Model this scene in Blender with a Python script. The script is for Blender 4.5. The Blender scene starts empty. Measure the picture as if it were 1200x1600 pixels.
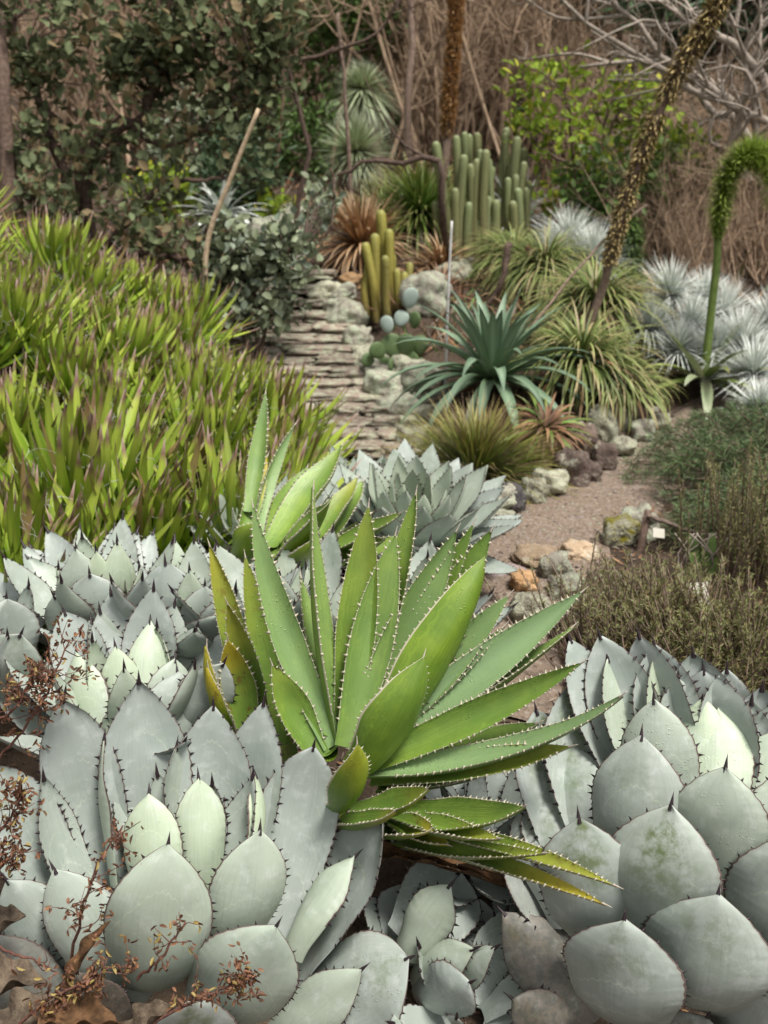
import bpy, math, random
import numpy as np
from mathutils import Vector, Matrix, noise as mnoise

R = math.radians
S = bpy.context.scene
COL = S.collection

# ------------------------------------------------------------------ camera
PITCH, FOC, CAMZ = R(18.0), 1689.0, 1.5
cam_d = bpy.data.cameras.new('camera')
cam = bpy.data.objects.new('camera', cam_d)
COL.objects.link(cam)
cam.location = (0, 0, CAMZ)
cam.rotation_euler = (R(90) - PITCH, 0, 0)
cam_d.sensor_fit = 'VERTICAL'
cam_d.sensor_height = 36.0
cam_d.lens = 36.0 * FOC / 1600.0
cam_d.clip_start = 0.05
cam_d.clip_end = 500
cam_d.dof.use_dof = True
cam_d.dof.focus_distance = 2.2
cam_d.dof.aperture_fstop = 4.6
cam_d.dof.aperture_blades = 7
S.camera = cam

# ------------------------------------------------------------------ sky, sun, exposure
SUN_EL, SUN_AZ = R(66), R(140)          # azimuth measured from +Y towards +X
w = bpy.data.worlds.new('World')
S.world = w
w.use_nodes = True
wn = w.node_tree.nodes
wl = w.node_tree.links
bg = wn['Background']
sky = wn.new('ShaderNodeTexSky')
sky.sky_type = 'NISHITA'
sky.sun_disc = False
sky.sun_elevation = SUN_EL
sky.sun_rotation = SUN_AZ
sky.air_density = 1.0
sky.dust_density = 3.0
hsv = wn.new('ShaderNodeHueSaturation')   # cloud cover: the sky's blue is mostly veiled
hsv.inputs['Saturation'].default_value = 0.06
wl.new(sky.outputs['Color'], hsv.inputs['Color'])
wl.new(hsv.outputs['Color'], bg.inputs['Color'])
bg.inputs['Strength'].default_value = 0.09
sun_d = bpy.data.lights.new('sun', 'SUN')
sun_d.energy = 2.5
sun_d.angle = R(15)
sun_d.color = (1.0, 0.955, 0.89)
sun = bpy.data.objects.new('sun', sun_d)
COL.objects.link(sun)
sd = Vector((math.sin(SUN_AZ) * math.cos(SUN_EL), math.cos(SUN_AZ) * math.cos(SUN_EL), math.sin(SUN_EL)))
sun.rotation_euler = (-sd).to_track_quat('-Z', 'Y').to_euler()
S.view_settings.view_transform = 'Standard'
S.view_settings.look = 'None'
S.view_settings.gamma = 1.0
S.view_settings.exposure = 1.0
S.render.engine = 'CYCLES'
S.cycles.use_denoising = True
S.cycles.max_bounces = 8
S.cycles.diffuse_bounces = 3
S.cycles.glossy_bounces = 2
S.cycles.transmission_bounces = 3
S.cycles.caustics_reflective = False
S.cycles.caustics_refractive = False

# ------------------------------------------------------------------ pixel rays (pixels of the 1200 x 1600 photograph)
CAM = np.array([0, 0, CAMZ])
FWD = np.array([0, math.cos(PITCH), -math.sin(PITCH)])
UPV = np.array([0, math.sin(PITCH), math.cos(PITCH)])

def ray(px, py):
    d = FWD + np.array([1, 0, 0]) * (px - 600) / FOC + UPV * (800 - py) / FOC
    return d / np.linalg.norm(d)

def at(px, py, Y):
    d = ray(px, py)
    return CAM + d * (Y / d[1])

def sp(t, k=0.25):
    return 0.5 * (t + np.sqrt(t * t + k))

def sstep(a, b, t):
    t = np.clip((t - a) / (b - a), 0, 1)
    return t * t * (3 - 2 * t)

RNG = np.random.RandomState(7)
_ph = RNG.uniform(0, 6.28, 12)

step_px = [(605, 700), (597, 678), (586, 658), (572, 637), (555, 616), (535, 596), (520, 578), (510, 561), (503, 545), (497, 525), (494, 508), (490, 488), (484, 468), (474, 446), (462, 424)]
STEP_P = np.array([at(px - 42, py, 5.5 + .20 * i) for i, (px, py) in enumerate(step_px)])
STEP_X, STEP_Y, STEP_Z = STEP_P[:, 0], STEP_P[:, 1], STEP_P[:, 2]

def gz(x, y):
    """height of the ground"""
    x = np.asarray(x, float); y = np.asarray(y, float)
    z = 0.185 * sp(y - 5.6) - 0.185 * 0.02
    z = z + 0.06 * sp(y - 24, 4.0)
    z = z + 0.46 * sp(-(x + 0.35), 0.05) * sstep(3.0, 5.2, y) * (1 - 0.75 * sstep(6.3, 9.0, y))
    z = z - 0.34 * (1 - sstep(1.8, 3.3, y))
    # bed behind the rock edging
    e = y - np.interp(x, [-1, 0.1, 0.8, 1.2, 1.6, 3.0], [5.9, 5.35, 5.05, 5.6, 6.1, 7.4])
    z = z + 0.16 * sstep(0.0, 0.35, e) * sstep(0.0, 0.25, x - np.interp(y, [4, 5.7, 9, 12], [0.1, 0.22, -0.35, -0.6]))
    z = z + 0.02 * (np.sin(1.7 * x + _ph[0]) * np.sin(1.3 * y + _ph[1]) + 0.6 * np.sin(3.1 * x + 2.2 * y + _ph[2]) * sstep(5, 9, y))
    z = z + 0.5 * np.sin(0.21 * x + _ph[3]) * sstep(14, 26, y)
    # cut of the stone steps
    sx = np.interp(y, STEP_Y, STEP_X); sz = np.interp(y, STEP_Y, STEP_Z)
    k = sstep(.72, .50, np.abs(x - sx)) * sstep(5.0, 5.4, y) * sstep(9.0, 8.4, y)
    return z * (1 - k) + (sz - 0.075) * k

def on_ground(px, py):
    d = ray(px, py)
    t = 0.8
    while t < 120:
        p = CAM + d * t
        if p[2] < gz(p[0], p[1]):
            break
        t += 0.02
    p = CAM + d * t
    p[2] = gz(p[0], p[1])
    return p

def gp(x, y):
    return np.array([x, y, float(gz(x, y))])

# ------------------------------------------------------------------ mesh collecting
class MB:
    def __init__(self):
        self.v = []; self.f = []; self.uv = []; self.rnd = []; self.mi = []; self.n = 0
    def add(self, verts, faces, uvs=None, rnd=0.5, mi=0):
        b = self.n
        verts = np.asarray(verts, float).reshape(-1, 3)
        self.v.append(verts)
        k = len(verts)
        self.n += k
        self.uv.append(np.zeros((k, 2)) if uvs is None else np.asarray(uvs, float).reshape(-1, 2))
        self.rnd.append(np.full(k, rnd, float))
        self.f.extend([tuple(b + i for i in f) for f in faces])
        if np.isscalar(mi):
            self.mi.extend([mi] * len(faces))
        else:
            self.mi.extend(mi)
    def mesh(self, name, mats, origin=(0, 0, 0), smooth=True):
        me = bpy.data.meshes.new(name)
        V = np.concatenate(self.v) - np.asarray(origin, float) if self.v else np.zeros((0, 3))
        me.from_pydata(V.tolist(), [], self.f)
        for m in mats:
            me.materials.append(m)
        if self.f:
            me.polygons.foreach_set('material_index', np.array(self.mi, dtype=np.int32))
            me.polygons.foreach_set('use_smooth', np.full(len(self.f), smooth, dtype=bool))
            UV = np.concatenate(self.uv)
            li = np.empty(len(me.loops), dtype=np.int32)
            me.loops.foreach_get('vertex_index', li)
            layer = me.uv_layers.new(name='UVMap')
            layer.data.foreach_set('uv', UV[li].astype(np.float32).ravel())
            at_ = me.attributes.new('rnd', 'FLOAT', 'POINT')
            at_.data.foreach_set('value', np.concatenate(self.rnd).astype(np.float32))
        me.update()
        return me
    def build(self, name, mats, origin=(0, 0, 0), parent=None, smooth=True):
        if not isinstance(mats, (list, tuple)):
            mats = [mats]
        me = self.mesh(name, mats, origin, smooth)
        o = bpy.data.objects.new(name, me)
        COL.objects.link(o)
        if parent is not None:
            o.parent = parent
        else:
            o.location = origin
        return o

def tag(o, label=None, cat=None, group=None, kind=None):
    if label: o['label'] = label
    if cat: o['category'] = cat
    if group: o['group'] = group
    if kind: o['kind'] = kind
    return o

def thing(name, label, cat, loc, group=None, kind=None):
    o = bpy.data.objects.new(name, None)
    o.empty_display_size = 0.1
    COL.objects.link(o)
    o.location = loc
    return tag(o, label, cat, group, kind)

def nrm(v):
    v = np.asarray(v, float)
    l = np.linalg.norm(v)
    return v / l if l > 1e-9 else v

def rotv(v, axis, ang):
    axis = nrm(axis); c, s = math.cos(ang), math.sin(ang)
    return v * c + np.cross(axis, v) * s + axis * np.dot(axis, v) * (1 - c)

# ------------------------------------------------------------------ material nodes
class NT:
    def __init__(self, name):
        self.m = bpy.data.materials.new(name)
        self.m.use_nodes = True
        self.t = self.m.node_tree
        self.N = self.t.nodes
        self.bsdf = self.N['Principled BSDF']
        self.out = self.N['Material Output']
    def link(self, a, b): self.t.links.new(a, b)
    def put(self, sock, v):
        if v is None: return
        if hasattr(v, 'links') or hasattr(v, 'is_linked'):
            self.link(v, sock)
        else:
            if isinstance(v, (tuple, list)) and len(v) == 3 and sock.type == 'RGBA':
                v = (*v, 1.0)
            sock.default_value = v
    def new(self, t): return self.N.new(t)
    def math(self, op, a, b=None, c=None, clamp=False):
        n = self.new('ShaderNodeMath'); n.operation = op; n.use_clamp = clamp
        self.put(n.inputs[0], a)
        if b is not None: self.put(n.inputs[1], b)
        if c is not None: self.put(n.inputs[2], c)
        return n.outputs[0]
    def mix(self, f, a, b, mode='MIX'):
        n = self.new('ShaderNodeMix'); n.data_type = 'RGBA'; n.blend_type = mode
        self.put(n.inputs[0], f); self.put(n.inputs[6], a); self.put(n.inputs[7], b)
        return n.outputs[2]
    def ramp(self, f, stops, interp='LINEAR'):
        n = self.new('ShaderNodeValToRGB'); n.color_ramp.interpolation = interp
        el = n.color_ramp.elements
        while len(el) < len(stops): el.new(0.5)
        for e, (p, c) in zip(el, stops):
            e.position = p
            e.color = (*c, 1) if len(c) == 3 else c
        self.link(f, n.inputs[0])
        return n.outputs[0]
    def smooth(self, x, a, b):
        n = self.new('ShaderNodeMapRange'); n.interpolation_type = 'SMOOTHSTEP'
        self.put(n.inputs[0], x); n.inputs[1].default_value = a; n.inputs[2].default_value = b
        n.inputs[3].default_value = 0; n.inputs[4].default_value = 1
        return n.outputs[0]
    def obj(self):
        return self.new('ShaderNodeTexCoord').outputs['Object']
    def uv(self):
        s = self.new('ShaderNodeSeparateXYZ'); self.link(self.new('ShaderNodeTexCoord').outputs['UV'], s.inputs[0])
        return s.outputs[0], s.outputs[1]
    def world(self):
        return self.new('ShaderNodeNewGeometry').outputs['Position']
    def noise(self, vec, scale, detail=3, rough=0.55, col=False):
        n = self.new('ShaderNodeTexNoise'); self.link(vec, n.inputs['Vector'])
        n.inputs['Scale'].default_value = scale; n.inputs['Detail'].default_value = detail; n.inputs['Roughness'].default_value = rough
        return n.outputs['Color' if col else 'Fac']
    def voro(self, vec, scale, out='Distance', feature='F1'):
        n = self.new('ShaderNodeTexVoronoi'); n.feature = feature; self.link(vec, n.inputs['Vector']); n.inputs['Scale'].default_value = scale
        return n.outputs[out]
    def attr(self, name, typ='GEOMETRY'):
        n = self.new('ShaderNodeAttribute'); n.attribute_type = typ; n.attribute_name = name
        return n.outputs['Fac']
    def rand(self):
        return self.new('ShaderNodeObjectInfo').outputs['Random']
    def bump(self, h, strength=0.3, dist=0.01):
        n = self.new('ShaderNodeBump'); n.inputs['Strength'].default_value = strength; n.inputs['Distance'].default_value = dist
        self.link(h, n.inputs['Height'])
        self.link(n.outputs[0], self.bsdf.inputs['Normal'])
        return n.outputs[0]
    def done(self, color=None, rough=0.6, spec=0.4, trans=0.0, trans_col=None):
        self.put(self.bsdf.inputs['Base Color'], color)
        self.put(self.bsdf.inputs['Roughness'], rough)
        self.put(self.bsdf.inputs['Specular IOR Level'], spec)
        if trans > 0:
            tr = self.new('ShaderNodeBsdfTranslucent')
            self.put(tr.inputs['Color'], trans_col if trans_col is not None else color)
            mx = self.new('ShaderNodeMixShader'); mx.inputs[0].default_value = trans
            self.link(self.bsdf.outputs[0], mx.inputs[1]); self.link(tr.outputs[0], mx.inputs[2])
            self.link(mx.outputs[0], self.out.inputs['Surface'])
        return self.m

def lin(r, g, b):
    f = lambda c: ((c / 255 + 0.055) / 1.055) ** 2.4 if c / 255 > 0.04045 else c / 255 / 12.92
    return (f(r), f(g), f(b))

def silver_mat(name, grey, pale, moss=(0.10, 0.135, 0.045)):
    t = NT(name)
    u, v = t.uv()
    x = t.math('SUBTRACT', t.math('MULTIPLY', u, 2.0), 1.0)
    ax = t.math('ABSOLUTE', x)
    r = t.rand()
    o = t.obj()
    wob = t.noise(o, 14, 2)
    col = t.mix(t.smooth(wob, 0.3, 0.75), grey, tuple(c * k for c, k in zip(grey, (1.10, 1.08, 1.10))))
    col = t.mix(t.attr('tint', 'OBJECT'), col, pale)
    # ghost imprints of the neighbouring leaves' toothed margins
    sc = t.math('MULTIPLY', t.math('ABSOLUTE', t.math('SINE', t.math('MULTIPLY', x, 21.0))), 0.016)
    for off, k in ((0.74, 0.34), (0.56, 0.28), (0.36, 0.20)):
        o_ = t.math('ADD', t.math('MULTIPLY', r, 0.14), off - 0.07)
        f = t.math('SUBTRACT', t.math('ADD', v, t.math('MULTIPLY', t.math('MULTIPLY', ax, ax), k)), o_)
        f = t.math('ADD', t.math('ADD', f, sc), t.math('MULTIPLY', t.math('SUBTRACT', wob, 0.5), 0.05))
        d = t.math('ABSOLUTE', f)
        ln = t.math('SUBTRACT', 1.0, t.smooth(d, 0.0015, 0.008))
        gate = t.smooth(t.noise(o, 9, 1), 0.40, 0.60)
        col = t.mix(t.math('MULTIPLY', t.math('MULTIPLY', ln, gate), 0.26), col, tuple(min(1, c * 1.45) for c in pale))
    # waxy bloom rubbed off in patches, faint lengthwise streaks
    big = t.noise(o, 6.5, 4, 0.6)
    col = t.mix(t.math('MULTIPLY', t.smooth(big, 0.50, 0.72), 0.50), col, tuple(c * k for c, k in zip(grey, (0.62, 0.70, 0.62))))
    bloom = t.noise(o, 28, 4, 0.65)
    col = t.mix(t.math('MULTIPLY', t.smooth(bloom, 0.50, 0.70), 0.30), col, (0.56, 0.60, 0.57))
    cmb = t.new('ShaderNodeCombineXYZ'); t.link(t.math('MULTIPLY', x, 22.0), cmb.inputs[0]); t.link(t.math('MULTIPLY', v, 2.5), cmb.inputs[1]); t.link(t.math('MULTIPLY', r, 50.0), cmb.inputs[2])
    stk = t.noise(cmb.outputs[0], 1.0, 3, 0.6)
    col = t.mix(t.math('MULTIPLY', t.smooth(stk, 0.45, 0.75), 0.24), col, tuple(c * 0.62 for c in grey))
    # rusty fringe beside the margin
    fr = t.math('MULTIPLY', t.smooth(t.math('ADD', ax, t.math('MULTIPLY', t.math('SUBTRACT', bloom, 0.5), 0.25)), 0.90, 1.02), t.smooth(v, 0.35, 0.6))
    col = t.mix(t.math('MULTIPLY', fr, 0.45), col, (0.20, 0.155, 0.13))
    # scars, fine grain
    gr = t.noise(o, 160, 2)
    col = t.mix(t.math('MULTIPLY', t.smooth(gr, 0.60, 0.80), 0.16), col, (0.20, 0.22, 0.16))
    scar = t.smooth(t.noise(o, 45, 4, 0.75), 0.66, 0.72)
    col = t.mix(t.math('MULTIPLY', scar, 0.5), col, (0.23, 0.21, 0.13))
    # algae film towards the tip
    m = t.math('MULTIPLY', t.smooth(t.noise(o, 26, 5, 0.7), 0.40, 0.66), t.math('MULTIPLY', t.smooth(v, 0.40, 0.85), t.math('SUBTRACT', 1.0, t.smooth(ax, 0.25, 0.85))))
    col = t.mix(t.math('MULTIPLY', m, t.attr('moss', 'OBJECT')), col, moss)
    # old leaves go brown
    b = t.math('MULTIPLY', t.smooth(t.noise(o, 24, 6, 0.72), 0.15, 0.48), t.attr('old', 'OBJECT'))
    col = t.mix(b, col, t.mix(t.smooth(t.noise(o, 60, 5, 0.75), 0.35, 0.65), (0.035, 0.024, 0.017), (0.115, 0.080, 0.055)))
    # drops of water
    vd = t.voro(o, 150)
    vc = t.new('ShaderNodeSeparateColor'); t.link(t.voro(o, 150, 'Color'), vc.inputs[0])
    drop = t.math('MULTIPLY', t.math('SUBTRACT', 1.0, t.smooth(vd, 0.12, 0.34)), t.smooth(vc.outputs[0], 0.45, 0.6))
    drop = t.math('MULTIPLY', drop, t.smooth(t.noise(o, 16, 1), 0.50, 0.62))
    drop = t.math('MULTIPLY', drop, t.attr('wet', 'OBJECT'))
    h = t.math('ADD', t.math('MULTIPLY', drop, 0.4), t.math('MULTIPLY', gr, 0.08))
    h = t.math('ADD', h, t.math('MULTIPLY', wob, 0.5))
    t.bump(h, 0.55, 0.004)
    rough = t.math('SUBTRACT', 0.52, t.math('MULTIPLY', drop, 0.44))
    return t.done(col, rough, 0.45)

def green_mat(name, base, light, tipc=(0.40, 0.33, 0.03)):
    t = NT(name)
    u, v = t.uv()
    x = t.math('SUBTRACT', t.math('MULTIPLY', u, 2.0), 1.0)
    o = t.obj()
    wob = t.noise(o, 9, 3)
    col = t.mix(t.smooth(wob, 0.35, 0.7), base, light)
    st = t.noise(o, 120, 2)
    col = t.mix(t.math('MULTIPLY', t.smooth(st, 0.55, 0.8), 0.25), col, tuple(c * 0.7 for c in base))
    cmb = t.new('ShaderNodeCombineXYZ'); t.link(t.math('MULTIPLY', x, 26.0), cmb.inputs[0]); t.link(t.math('MULTIPLY', v, 3.0), cmb.inputs[1]); t.link(t.math('MULTIPLY', t.rand(), 50.0), cmb.inputs[2])
    stk = t.noise(cmb.outputs[0], 1.0, 4, 0.65)
    col = t.mix(t.math('MULTIPLY', t.smooth(stk, 0.40, 0.72), 0.38), col, tuple(c * 0.55 for c in base))
    blot = t.noise(o, 34, 4, 0.7)
    col = t.mix(t.math('MULTIPLY', t.smooth(blot, 0.56, 0.72), 0.35), col, tuple(c * 1.35 for c in light))
    col = t.mix(t.math('MULTIPLY', t.smooth(t.noise(o, 75, 3, 0.7), 0.66, 0.74), 0.55), col, (0.12, 0.10, 0.035))
    pale = t.attr('pale', 'OBJECT')
    col = t.mix(pale, col, (0.20, 0.30, 0.15))
    # bloom and imprints close to the margin
    sc = t.math('MULTIPLY', t.math('ABSOLUTE', t.math('SINE', t.math('MULTIPLY', v, 42.0))), 0.08)
    e = t.math('ABSOLUTE', t.math('SUBTRACT', t.math('ADD', t.math('ABSOLUTE', x), sc), 0.80))
    ln = t.math('SUBTRACT', 1.0, t.smooth(e, 0.01, 0.06))
    col = t.mix(t.math('MULTIPLY', ln, 0.14), col, tuple(c * 1.6 for c in light))
    yel = t.attr('yellow', 'OBJECT')
    yf = t.math('MULTIPLY', t.smooth(t.math('ADD', v, t.math('MULTIPLY', t.math('SUBTRACT', wob, 0.5), 0.6)), 0.35, 0.95), yel)
    col = t.mix(yf, col, tipc)
    col = t.mix(t.math('MULTIPLY', t.smooth(t.noise(o, 30, 4, 0.7), 0.56, 0.66), t.math('MULTIPLY', yel, 0.8)), col, (0.16, 0.09, 0.02))
    vd = t.voro(o, 120)
    vc = t.new('ShaderNodeSeparateColor'); t.link(t.voro(o, 120, 'Color'), vc.inputs[0])
    drop = t.math('MULTIPLY', t.math('SUBTRACT', 1.0, t.smooth(vd, 0.12, 0.34)), t.smooth(vc.outputs[0], 0.5, 0.65))
    drop = t.math('MULTIPLY', drop, t.smooth(t.noise(o, 13, 1), 0.52, 0.64))
    h = t.math('ADD', t.math('MULTIPLY', drop, 0.4), t.math('MULTIPLY', wob, 0.7))
    h = t.math('ADD', h, t.math('MULTIPLY', st, 0.10))
    h = t.math('ADD', h, t.math('MULTIPLY', stk, 0.45))
    t.bump(h, 0.6, 0.004)
    rough = t.math('SUBTRACT', 0.42, t.math('MULTIPLY', drop, 0.34))
    return t.done(col, rough, 0.5)

def plain(name, c, rough=0.6, var=0.25, scale=30, spec=0.3, bump=0.0):
    t = NT(name)
    o = t.obj()
    n = t.noise(o, scale, 4, 0.6)
    col = t.mix(n, tuple(x * (1 - var) for x in c), tuple(min(1, x * (1 + var)) for x in c))
    if bump: t.bump(n, bump, 0.01)
    return t.done(col, rough, spec)

def blade_mat(name, stops, var=0.3, trans=0.18, rough=0.45, spec=0.4, stripe=None, hue=None):
    """stops run along the leaf from its base to its tip; 'rnd' varies it from leaf to leaf"""
    t = NT(name)
    u, v = t.uv()
    r = t.attr('rnd')
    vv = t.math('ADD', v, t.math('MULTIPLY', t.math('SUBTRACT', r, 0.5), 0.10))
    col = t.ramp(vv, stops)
    if stripe:
        ax = t.math('ABSOLUTE', t.math('SUBTRACT', t.math('MULTIPLY', u, 2.0), 1.0))
        f = t.math('MULTIPLY', t.math('SUBTRACT', 1.0, t.smooth(ax, 0.15, 0.6)), stripe[1])
        f = t.math('MULTIPLY', f, t.math('SUBTRACT', 1.0, t.smooth(v, 0.75, 0.9)))
        col = t.mix(f, col, stripe[0])
    k = t.math('ADD', 1.0 - var, t.math('MULTIPLY', r, 2 * var))
    cc = t.new('ShaderNodeCombineColor')
    for i in range(3): t.link(k, cc.inputs[i])
    col = t.mix(1.0, col, cc.outputs[0], 'MULTIPLY')
    if hue:
        n = t.math('FRACT', t.math('MULTIPLY', r, 7.31))
        col = t.mix(t.math('MULTIPLY', t.smooth(n, 1 - hue[1] - 0.05, 1 - hue[1] + 0.05), 0.85), col, hue[0])
    return t.done(col, rough, spec, trans)

def bark_mat(name, a, b, scale=40, rough=0.85):
    t = NT(name)
    o = t.obj()
    n = t.noise(o, scale, 5, 0.65)
    col = t.mix(t.smooth(n, 0.3, 0.7), a, b)
    t.bump(n, 0.6, 0.01)
    return t.done(col, rough, 0.2)

M = {}
M['silver'] = silver_mat('silver_leaf', (0.300, 0.338, 0.308), (0.43, 0.505, 0.355))
M['silver_spine'] = plain('silver_spine', (0.022, 0.013, 0.016), 0.4, 0.4, 60)
M['silver_margin'] = plain('silver_margin', (0.115, 0.085, 0.075), 0.6, 0.5, 90)
M['green_up'] = green_mat('green_leaf_upper', (0.125, 0.215, 0.036), (0.19, 0.285, 0.045))
M['green_dn'] = green_mat('green_leaf_under', (0.100, 0.180, 0.013), (0.165, 0.25, 0.020))
M['green_margin'] = plain('green_margin', (0.42, 0.385, 0.29), 0.5, 0.25, 120)
M['green_spine'] = plain('green_spine', (0.42, 0.36, 0.30), 0.5, 0.35, 80)
M['dead_leaf'] = bark_mat('dead_leaf', (0.05, 0.028, 0.014), (0.16, 0.085, 0.04), 45)
M['grey_dead'] = bark_mat('grey_dead_leaf', (0.05, 0.036, 0.025), (0.155, 0.118, 0.082), 45)
# ------------------------------------------------------------------ ground, path
def ground_sheet():
    ys = np.concatenate([np.arange(-6, 0.8, 0.4), np.arange(0.8, 12, 0.09), np.arange(12, 32, 0.4), np.geomspace(32, 160, 22)])
    xs = np.concatenate([-np.geomspace(160, 5.2, 22), np.arange(-5, 5.01, 0.09), np.geomspace(5.2, 160, 22)])
    X, Y = np.meshgrid(xs, ys)
    Z = gz(X, Y)
    V = np.stack([X, Y, Z], -1).reshape(-1, 3)
    nx = len(xs)
    F = [(j * nx + i, j * nx + i + 1, (j + 1) * nx + i + 1, (j + 1) * nx + i) for j in range(len(ys) - 1) for i in range(nx - 1)]
    mb = MB(); mb.add(V, F)
    t = NT('soil')
    p = t.world()
    a = t.noise(p, 0.9, 4); b = t.noise(p, 9, 5, 0.7); c = t.noise(p, 60, 3, 0.7)
    col = t.mix(t.smooth(b, 0.3, 0.7), (0.030, 0.021, 0.015), (0.085, 0.060, 0.043))
    col = t.mix(t.smooth(a, 0.45, 0.7), col, (0.12, 0.085, 0.058))
    col = t.mix(t.math('MULTIPLY', t.smooth(c, 0.55, 0.75), 0.6), col, (0.13, 0.10, 0.072))
    t.bump(t.math('ADD', t.math('MULTIPLY', b, 1.0), t.math('MULTIPLY', c, 0.5)), 0.9, 0.03)
    o = mb.build('ground', t.done(col, 0.95, 0.15))
    tag(o, 'brown garden soil scattered with litter', 'ground', kind='structure')

def path_sheet():
    cl = np.array([[0.12, 2.9], [0.26, 3.4], [0.42, 3.9], [0.62, 4.4], [1.0, 4.95], [1.5, 5.5], [2.2, 6.15], [3.2, 6.9], [4.4, 7.5]])
    tt = np.linspace(0, len(cl) - 1, 90)
    P = np.stack([np.interp(tt, range(len(cl)), cl[:, k]) for k in (0, 1)], -1)
    for _ in range(6):
        P[1:-1] = (P[:-2] + 2 * P[1:-1] + P[2:]) / 4
    D = np.gradient(P, axis=0); D /= np.linalg.norm(D, axis=1)[:, None]
    Nn = np.stack([D[:, 1], -D[:, 0]], -1)
    us = np.linspace(-1, 1, 13)
    V = []
    rs = np.random.RandomState(3)
    for i in range(len(P)):
        hw = 0.43 + 0.03 * math.sin(i * 0.5)
        for u in us:
            x, y = P[i] + Nn[i] * u * hw
            V.append((x, y, float(gz(x, y)) + 0.016 - 0.04 * abs(u) ** 6 + rs.uniform(-.0015, .0015)))
    k = len(us)
    F = [(i * k + j, i * k + j + 1, (i + 1) * k + j + 1, (i + 1) * k + j) for i in range(len(P) - 1) for j in range(k - 1)]
    mb = MB(); mb.add(V, F)
    t = NT('path_earth')
    p = t.world()
    b = t.noise(p, 5, 4, 0.65); c = t.noise(p, 75, 4, 0.75)
    v = t.voro(p, 85, 'Color')
    vs = t.new('ShaderNodeSeparateColor'); t.link(v, vs.inputs[0])
    col = t.mix(b, (0.160, 0.118, 0.086), (0.250, 0.192, 0.146))
    col = t.mix(t.math('MULTIPLY', t.smooth(vs.outputs[0], 0.72, 0.9), 0.55), col, (0.33, 0.28, 0.24))
    col = t.mix(t.math('MULTIPLY', t.smooth(vs.outputs[1], 0.8, 0.95), 0.6), col, (0.09, 0.065, 0.05))
    t.bump(t.math('ADD', t.voro(p, 85), c), 0.7, 0.012)
    o = mb.build('path', t.done(col, 0.9, 0.2))
    tag(o, 'bare reddish earth footpath curving past the rock edging', 'path', kind='structure')

ground_sheet()
path_sheet()

# ------------------------------------------------------------------ one agave leaf
VS = np.concatenate([np.linspace(0, .9, 40), np.array([.915, .93, .945, .96, .97, .98, .99, 1.0])])
US = np.array([-1, -.972, -.65, -.3, 0, .3, .65, .972, 1])
PROF = {
    'artichoke': ([0, .1, .25, .42, .58, .70, .80, .88, .94, .975, 1], [.66, .70, .82, .95, 1.0, .96, .82, .58, .34, .15, .02]),
    'pointed': ([0, .1, .25, .42, .58, .70, .80, .88, .94, .975, 1], [.64, .70, .84, .98, 1.0, .88, .66, .42, .23, .10, .02]),
    'lance': ([0, .08, .2, .4, .55, .7, .82, .91, .96, 1], [.60, .64, .80, 1.0, .95, .77, .54, .30, .15, .02]),
    'long': ([0, .08, .2, .4, .55, .7, .82, .91, .96, 1], [.70, .74, .88, 1.0, .90, .69, .47, .26, .125, .015]),
}

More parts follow.
